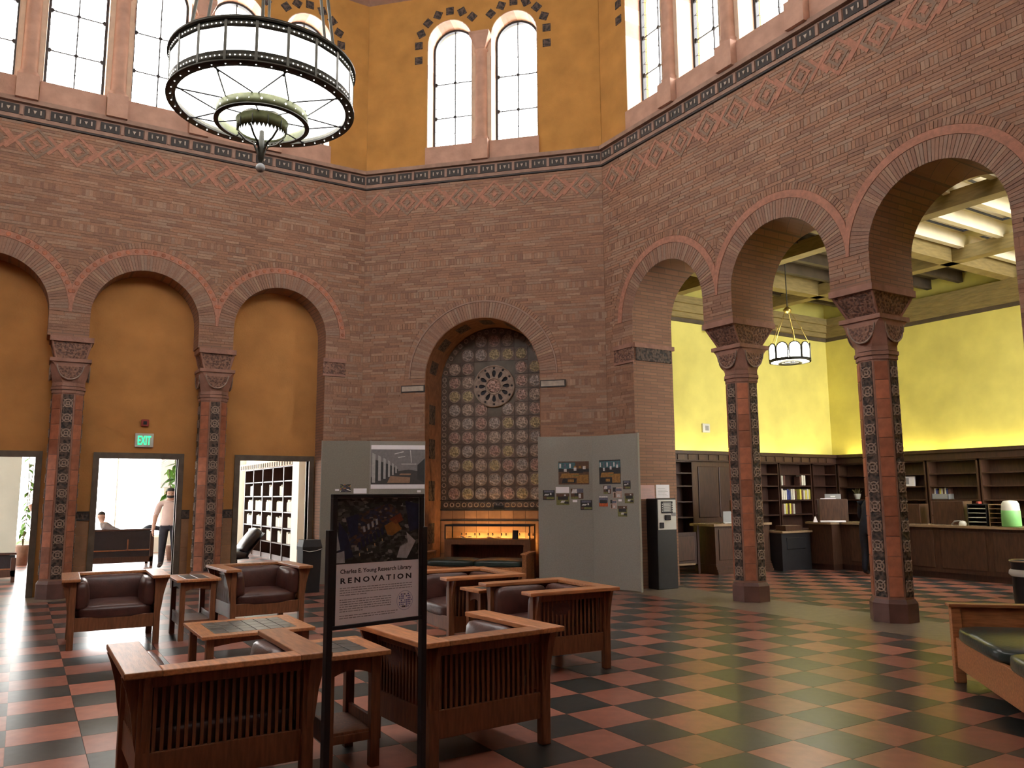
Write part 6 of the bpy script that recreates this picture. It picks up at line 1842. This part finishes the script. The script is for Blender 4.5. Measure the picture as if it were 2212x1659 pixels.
m = MB(); m.smooth = True; m.lathe([(0.30, 0.0), (0.30, 0.02), (0.05, 0.05), (0.035, 0.33)], 20, cap0=True); ob('pedestal', m, MAT['black_metal'], t, T(-0.25, 0, 0))
m = MB(); m.box(-0.55, 0.02, -0.06, 0.06, 0.30, 0.34); ob('seat_bracket', m, MAT['black_metal'], t, None, False)

def leaf_mesh(L, W):
    m = MB(); m.smooth = True
    rings = []
    for i in range(7):
        a = i/6; w = W*sin(pi*min(1, a*0.92 + 0.06))**0.8*(1 - a*0.25); z = -0.35*L*a*a
        rings.append([(-w, L*a, z - 0.0), (0, L*a, z - w*0.35), (w, L*a, z)])
    m.loft(rings, False, False, False)
    return m
LEAF = []
for k, (L, W) in enumerate(((0.46, 0.11), (0.36, 0.095), (0.18, 0.055))):
    me = leaf_mesh(L, W).mesh('leaf'); me.materials.append(MAT['leaf']); LEAF.append(me)
def plant(M, label, stems, size, pot_r, pot_h):
    t = root('potted_plant', M, label, 'plant', 'lounge plants')
    m = MB(); m.smooth = True; m.lathe([(pot_r*0.75, 0), (pot_r, pot_h*0.9), (pot_r*1.06, pot_h), (pot_r*0.9, pot_h), (0, pot_h - 0.03)], 20, cap0=True); ob('pot', m, MAT['pot'], t)
    for pts, leaves in stems:
        m = MB(); m.tube([(0, 0, pot_h - 0.05)] + pts, 0.012, 6); s = ob('stem', m, MAT['stem'], t)
        P = [Vector((0, 0, pot_h))] + [Vector(p) for p in pts]
        for k in range(leaves):
            f = 0.35 + 0.65*k/max(1, leaves - 1); i = min(len(P) - 2, int(f*(len(P) - 1))); g = f*(len(P)-1) - i
            p = P[i].lerp(P[i+1], g)
            link('leaf', LEAF[(size + k % 2) if size < 2 else 2], s, Matrix.Translation(p) @ Matrix.Rotation(k*2.4 + p.x*7, 4, 'Z') @ Matrix.Rotation(R(random.uniform(-45, 15)), 4, 'X'))
    return t
plant(T(3.58, 23.2, 0), 'tall potted plant with long drooping leaves behind the standing man', [([(0.0, 0, 1.0), (-0.05, 0.02, 1.9), (-0.10, -0.1, 2.9)], 16), ([(0.05, 0.04, 1.2), (0.12, -0.1, 2.2), (0.10, -0.12, 3.0)], 16), ([(-0.03, -0.05, 1.0), (-0.16, -0.05, 1.7), (-0.24, -0.08, 2.4)], 12), ([(0.02, 0, 1.1), (0.03, -0.12, 2.0), (0.0, -0.15, 2.8)], 14)], 0, 0.22, 0.4)
plant(T(0.12, 23.6, 0), 'slender potted plant with small leaves beside the grey pier', [([(0.0, 0, 0.9), (0.03, 0, 1.7), (0.0, 0, 2.8)], 16), ([(0.02, 0, 0.8), (0.06, 0, 1.5), (0.10, 0, 2.5)], 14), ([(-0.02, 0, 0.6), (-0.04, 0, 0.9)], 5)], 2, 0.16, 0.5)

# ------------------------------------------------------------------ people
def skin_body(J, bones, rootj, sub=2):
    """one continuous surface grown round the joints; J: name -> (x, y, z, radius)"""
    names = list(J); idx = {n: i for i, n in enumerate(names)}
    me = bpy.data.meshes.new('person')
    me.from_pydata([J[n][:3] for n in names], [(idx[a], idx[b]) for a, b in bones], [])
    o = bpy.data.objects.new('person', me); COL.objects.link(o)
    md = o.modifiers.new('skin', 'SKIN'); md.use_smooth_shade = True; md.branch_smoothing = 0.3
    for n in names:
        sv = me.skin_vertices[0].data[idx[n]]
        r = J[n][3]; sv.radius = r if isinstance(r, tuple) else (r, r)
        sv.use_root = (n == rootj)
    s = o.modifiers.new('sub', 'SUBSURF'); s.levels = sub; s.render_levels = sub
    dg = bpy.context.evaluated_depsgraph_get()
    out = bpy.data.meshes.new_from_object(o.evaluated_get(dg))
    bpy.data.objects.remove(o); bpy.data.meshes.remove(me)
    for p in out.polygons: p.use_smooth = True
    return out

def paint(me, rules, mats):
    me.materials.clear()
    for m in mats: me.materials.append(MAT[m])
    for p in me.polygons: p.material_index = rules(p.center)

def hand(J, bones, wrist, dirv, side, pre, r=0.011, L=0.085):
    """palm with five fingers of unequal length, slightly curled"""
    w = Vector(J[wrist][:3]); d = Vector(dirv).normalized(); s = Vector(side).normalized(); n = d.cross(s)
    p1 = w + d*0.045; p2 = w + d*0.085
    J[pre+'palm'] = (*p1, (0.035, 0.020)); J[pre+'knuck'] = (*p2, (0.038, 0.018))
    bones += [(wrist, pre+'palm'), (pre+'palm', pre+'knuck')]
    for k, (o, l) in enumerate(((-0.030, 0.85), (-0.010, 1.0), (0.011, 0.95), (0.030, 0.75))):
        a = p2 + s*o + d*0.012; b = a + d*L*l*0.55 + n*0.006; c = b + d*L*l*0.40 + n*0.022
        for q, v in enumerate((a, b, c)): J['%sf%d%d' % (pre, k, q)] = (*v, r*(1 - 0.12*q))
        bones += [(pre+'knuck', '%sf%d0' % (pre, k)), ('%sf%d0' % (pre, k), '%sf%d1' % (pre, k)), ('%sf%d1' % (pre, k), '%sf%d2' % (pre, k))]
    a = p1 + s*-0.045; b = a + s*-0.015 + d*0.04 + n*0.01
    J[pre+'t0'] = (*a, r*1.15); J[pre+'t1'] = (*b, r)
    bones += [(pre+'palm', pre+'t0'), (pre+'t0', pre+'t1')]

def head_parts(body, c, r, tilt=0.0, hair='hair', face=True, beard=False):
    """hair cap, eyes, nose, mouth and ears on a head centred at c (face towards -y)"""
    M0 = Matrix.Translation(c) @ Matrix.Rotation(tilt, 4, 'X')
    m = MB(); m.smooth = True; n = 20
    for k in range(8): pass
    rings = []
    for k in range(9):
        t = pi*0.5*k/8*1.02
        rr, z = sin(t), cos(t)
        rings.append([(rr*r*0.80*cos(2*pi*i/n), (rr*r*0.98)*sin(2*pi*i/n) + (0.0 if k < 5 else (0.012 if sin(2*pi*i/n) < 0 else 0)*(k-4)), z*r*1.10 + (0.42*r*(k/8)**2*(1 if sin(2*pi*i/n) < -0.3 else -0.7))) for i in range(n)])
    m.loft(rings, True, False)
    ob('hair', m, MAT[hair], body, M0)
    if not face: return
    m = MB(); m.smooth = True
    for s in (-1, 1):
        m.lathe([(0.0, -0.008), (0.011, 0.0), (0.0, 0.008)], 8, s*r*0.30, -r*0.84)
    ob('eyes', m, MAT['ink'], body, M0)
    m = MB(); m.add([(0, -r*0.86, r*0.02), (-0.014, -r*0.86, -r*0.38), (0.014, -r*0.86, -r*0.38), (0, -r*1.10, -r*0.34)], [(0,1,3), (0,3,2), (1,2,3), (0,2,1)]); ob('nose', m, MAT['skin'], body, M0)
    m = MB(); m.bevbox(-0.026, 0.026, -r*0.86, -r*0.78, -r*0.62, -r*0.56, 0.004); ob('mouth', m, MAT['paper_pink'], body, M0)
    m = MB(); m.smooth = True
    for s in (-1, 1): m.tube([(s*r*0.76, 0.0, -r*0.25), (s*r*0.84, 0.01, 0.0), (s*r*0.80, 0.01, r*0.18)], 0.013, 6)
    ob('ears', m, MAT['skin'], body, M0)
    if beard:
        m = MB(); m.smooth = True
        m.loft([[(r*q*cos(a), -r*0.2 + r*q2*sin(a), z) for a in [pi + pi*i/10 for i in range(11)]] for q, q2, z in ((0.78, 0.66, -r*0.42), (0.72, 0.72, -r*0.75), (0.45, 0.62, -r*0.98))], False, False, False)
        ob('beard', m, MAT['hair'], body, M0)

# standing man in a pale polo shirt (x to his left in the picture's right; he faces -y)
H = 1.90
J = {'pelvis': (0, 0, 0.52*H, (0.175, 0.135)), 'belly': (0, -0.03, 0.60*H, (0.185, 0.155)), 'chest': (0, 0, 0.72*H, (0.185, 0.135)), 'collar': (0, 0.01, 0.80*H, (0.13, 0.085)),
     'neck': (0, 0.0, 0.845*H, 0.062), 'chin': (0, -0.02, 0.885*H, (0.076, 0.085)), 'head': (0, -0.01, 0.935*H, (0.085, 0.10)), 'crown': (0, 0.0, 0.975*H, (0.062, 0.07))}
B = [('pelvis', 'belly'), ('belly', 'chest'), ('chest', 'collar'), ('collar', 'neck'), ('neck', 'chin'), ('chin', 'head'), ('head', 'crown')]
for s, n in ((-1, 'l'), (1, 'r')):
    J['hip'+n] = (s*0.10, 0, 0.49*H, (0.105, 0.11)); J['knee'+n] = (s*0.115, -0.02, 0.275*H, 0.078); J['ank'+n] = (s*0.13, 0.01, 0.05*H, 0.055); J['toe'+n] = (s*0.16, -0.15, 0.022*H, 0.042)
    B += [('pelvis', 'hip'+n), ('hip'+n, 'knee'+n), ('knee'+n, 'ank'+n), ('ank'+n, 'toe'+n)]
    J['sh'+n] = (s*0.20, 0.01, 0.795*H, 0.078); J['el'+n] = (s*0.275, 0.03, 0.62*H, 0.055); J['wr'+n] = (s*0.30, -0.04, 0.475*H, 0.034)
    B += [('collar', 'sh'+n), ('sh'+n, 'el'+n), ('el'+n, 'wr'+n)]
    hand(J, B, 'wr'+n, (s*0.05, -0.1, -1), (0, -s, 0), n)
me = skin_body(J, B, 'pelvis')
def rules(c):
    if c.z < 0.075*H and True: return 3
    if c.z < 0.515*H and abs(c.x) < 0.26: return 2
    if c.z > 0.835*H: return 0
    if abs(c.x) > 0.235 and c.z < 0.655*H: return 0
    if c.z >= 0.505*H or abs(c.x) < 0.2: return 1
    return 0
paint(me, rules, ('skin', 'shirt_pink', 'jeans', 'shoe'))
Mm = T(3.07, 20.75, 0, R(-10)) @ Matrix.Diagonal((1.16, 1.1, 1, 1))
man = ob('person', me, None, None, Mm, label='standing person in a pale pink polo shirt and dark trousers in the bright doorway', cat='person')
head_parts(man, Vector((0, -0.012, 0.925*H)), 0.118, R(8), beard=True)
m = MB(); m.smooth = True; m.torus(0.082, 0.022, 20, 8, 0, Matrix.Translation((0, 0.0, 0.828*H)) @ Matrix.Rotation(R(12), 4, 'X')); ob('collar', m, MAT['shirt_pink'], man)
m = MB(); m.smooth = True; m.torus(0.172, 0.014, 24, 6, 0, Matrix.Translation((0, -0.01, 0.515*H)) @ Matrix.Diagonal((1, 0.82, 1, 1))); ob('belt', m, MAT['ink'], man)

# person lying on the sofa, head at the left arm, knees over the right arm
J = {'pelvis': (0.52, 0, 0.60, (0.16, 0.14)), 'belly': (0.32, 0, 0.66, (0.16, 0.14)), 'chest': (0.10, 0, 0.86, (0.17, 0.14)), 'collar': (-0.06, 0, 1.0, (0.12, 0.10)), 'neck': (-0.10, 0, 1.07, 0.06),
     'chin': (-0.10, 0.03, 1.14, 0.082), 'head': (-0.12, 0.02, 1.21, 0.098), 'crown': (-0.13, 0.01, 1.27, 0.07)}
B = [('pelvis', 'belly'), ('belly', 'chest'), ('chest', 'collar'), ('collar', 'neck'), ('neck', 'chin'), ('chin', 'head'), ('head', 'crown')]
for s, n in ((-1, 'l'), (1, 'r')):
    J['hip'+n] = (0.58, s*0.09, 0.58, 0.10); J['knee'+n] = (0.98, s*0.10, 0.93, 0.075); J['ank'+n] = (1.26, s*0.09, 0.86, 0.052); J['toe'+n] = (1.32, s*0.10, 0.97, 0.042)
    B += [('pelvis', 'hip'+n), ('hip'+n, 'knee'+n), ('knee'+n, 'ank'+n), ('ank'+n, 'toe'+n)]
    J['sh'+n] = (-0.03, s*0.18, 0.97, 0.07); J['el'+n] = (0.26, s*0.24, 0.86, 0.052); J['wr'+n] = (0.40, s*0.10, 0.80, 0.034)
    B += [('collar', 'sh'+n), ('sh'+n, 'el'+n), ('el'+n, 'wr'+n)]
    hand(J, B, 'wr'+n, (0.8, -s*0.5, -0.1), (0, s*0.3, 1), n)
me = skin_body(J, B, 'pelvis')
def rules2(c):
    if c.x > 1.27: return 3
    if c.x > 0.47: return 2
    if c.z > 1.05 or (c.x > 0.36 and c.z > 0.765): return 0
    return 1
paint(me, rules2, ('skin', 'shirt_grey', 'jeans', 'shoe'))
o = ob('person', me, None, None, T(1.82, 21.98, 0.0), label='person in a grey top lying on the dark sofa, head against the window light', cat='person')
head_parts(o, Vector((-0.115, 0.02, 1.20)), 0.115, 0, face=False)

# person whose bent elbow shows past the edge of the far doorway
J = {'pelvis': (0, 0, 0.98, (0.16, 0.12)), 'belly': (0, 0, 1.14, (0.15, 0.12)), 'chest': (0, 0, 1.36, (0.165, 0.12)), 'collar': (0, 0, 1.50, (0.12, 0.08)), 'neck': (0, 0, 1.58, 0.055), 'chin': (0, -0.02, 1.65, 0.075), 'head': (0, -0.01, 1.74, 0.095), 'crown': (0, 0, 1.81, 0.065)}
B = [('pelvis', 'belly'), ('belly', 'chest'), ('chest', 'collar'), ('collar', 'neck'), ('neck', 'chin'), ('chin', 'head'), ('head', 'crown')]
for s, n in ((-1, 'l'), (1, 'r')):
    J['hip'+n] = (s*0.095, 0, 0.92, 0.10); J['knee'+n] = (s*0.105, -0.02, 0.50, 0.072); J['ank'+n] = (s*0.11, 0.01, 0.09, 0.05); J['toe'+n] = (s*0.13, -0.14, 0.04, 0.04)
    B += [('pelvis', 'hip'+n), ('hip'+n, 'knee'+n), ('knee'+n, 'ank'+n), ('ank'+n, 'toe'+n)]
    J['sh'+n] = (s*0.19, 0, 1.48, 0.068)
    B += [('collar', 'sh'+n)]
J['ell'] = (-0.36, -0.08, 1.52, 0.05); J['wrl'] = (-0.22, -0.16, 1.34, 0.034); J['elr'] = (0.27, 0.0, 1.20, 0.05); J['wrr'] = (0.24, -0.12, 0.98, 0.034)
for n in 'lr': B += [('sh'+n, 'el'+n), ('el'+n, 'wr'+n)]
hand(J, B, 'wrl', (0.7, -0.2, -0.6), (0, -1, 0), 'l'); hand(J, B, 'wrr', (0, -0.2, -1), (0, -1, 0), 'r')
me = skin_body(J, B, 'pelvis')
paint(me, lambda c: 3 if c.z < 0.12 else (2 if c.z < 0.99 and abs(c.x) < 0.22 else (0 if c.z > 1.56 or abs(c.x) > 0.26 else 1)), ('skin', 'dark_cloth', 'jeans', 'shoe'))
o = ob('person', me, None, None, T(0.50, 17.3, 0, 0), label='person half hidden by the far door jamb, only a bent bare elbow showing', cat='person')
head_parts(o, Vector((0, -0.012, 1.72)), 0.112, 0)

# customer in dark clothes leaning on the counter, mostly behind the column (faces +x)
J = {'pelvis': (0, 0, 0.96, (0.17, 0.14)), 'belly': (0.03, 0, 1.12, (0.17, 0.14)), 'chest': (0.10, 0, 1.32, (0.185, 0.14)), 'collar': (0.16, 0, 1.46, (0.13, 0.09)), 'neck': (0.20, 0, 1.54, 0.058), 'chin': (0.24, 0, 1.60, 0.078), 'head': (0.25, 0, 1.69, 0.10), 'crown': (0.24, 0, 1.76, 0.068)}
B = [('pelvis', 'belly'), ('belly', 'chest'), ('chest', 'collar'), ('collar', 'neck'), ('neck', 'chin'), ('chin', 'head'), ('head', 'crown')]
for s, n in ((-1, 'l'), (1, 'r')):
    J['hip'+n] = (0, s*0.10, 0.90, 0.108); J['knee'+n] = (0.03, s*0.11, 0.48, 0.078); J['ank'+n] = (-0.02, s*0.12, 0.09, 0.054); J['toe'+n] = (0.13, s*0.13, 0.042, 0.042)
    J['sh'+n] = (0.14, s*0.21, 1.43, 0.08); J['el'+n] = (0.20, s*0.30, 1.16, 0.062); J['wr'+n] = (0.42, s*0.20, 1.08, 0.036)
    B += [('pelvis', 'hip'+n), ('hip'+n, 'knee'+n), ('knee'+n, 'ank'+n), ('ank'+n, 'toe'+n), ('collar', 'sh'+n), ('sh'+n, 'el'+n), ('el'+n, 'wr'+n)]
    hand(J, B, 'wr'+n, (1, -s*0.3, -0.1), (0, s, 0), n)
me = skin_body(J, B, 'pelvis')
paint(me, lambda c: 2 if c.z < 0.10 else (0 if c.z > 1.56 or c.x > 0.40 else 1), ('skin', 'dark_cloth', 'shoe'))
o = ob('person', me, None, None, T(14.72, 10.27, 0, 0), label='person in dark clothes standing at the counter, half hidden by the arcade column', cat='person')
m = MB(); m.smooth = True; n = 18
m.loft([[(0.108*sin(t)*cos(2*pi*i/n) - 0.012, 0.09*sin(t)*sin(2*pi*i/n), 0.12*cos(t)) for i in range(n)] for t in [pi*0.62*k/8 for k in range(9)]], True, False)
ob('hair', m, MAT['hair'], o, Matrix.Translation((0.24, 0, 1.69)))
m = MB(); m.add([(0.095, 0, 0.01), (0.095, -0.014, -0.04), (0.095, 0.014, -0.04), (0.125, 0, -0.035)], [(0,1,3), (0,3,2), (1,2,3), (0,2,1)]); ob('nose', m, MAT['skin'], o, Matrix.Translation((0.25, 0, 1.68)))

# ------------------------------------------------------------------ bring the drawing to metres
for me in bpy.data.meshes: me.transform(Matrix.Scale(METRE, 4))
for o in bpy.data.objects: o.location = o.location * METRE
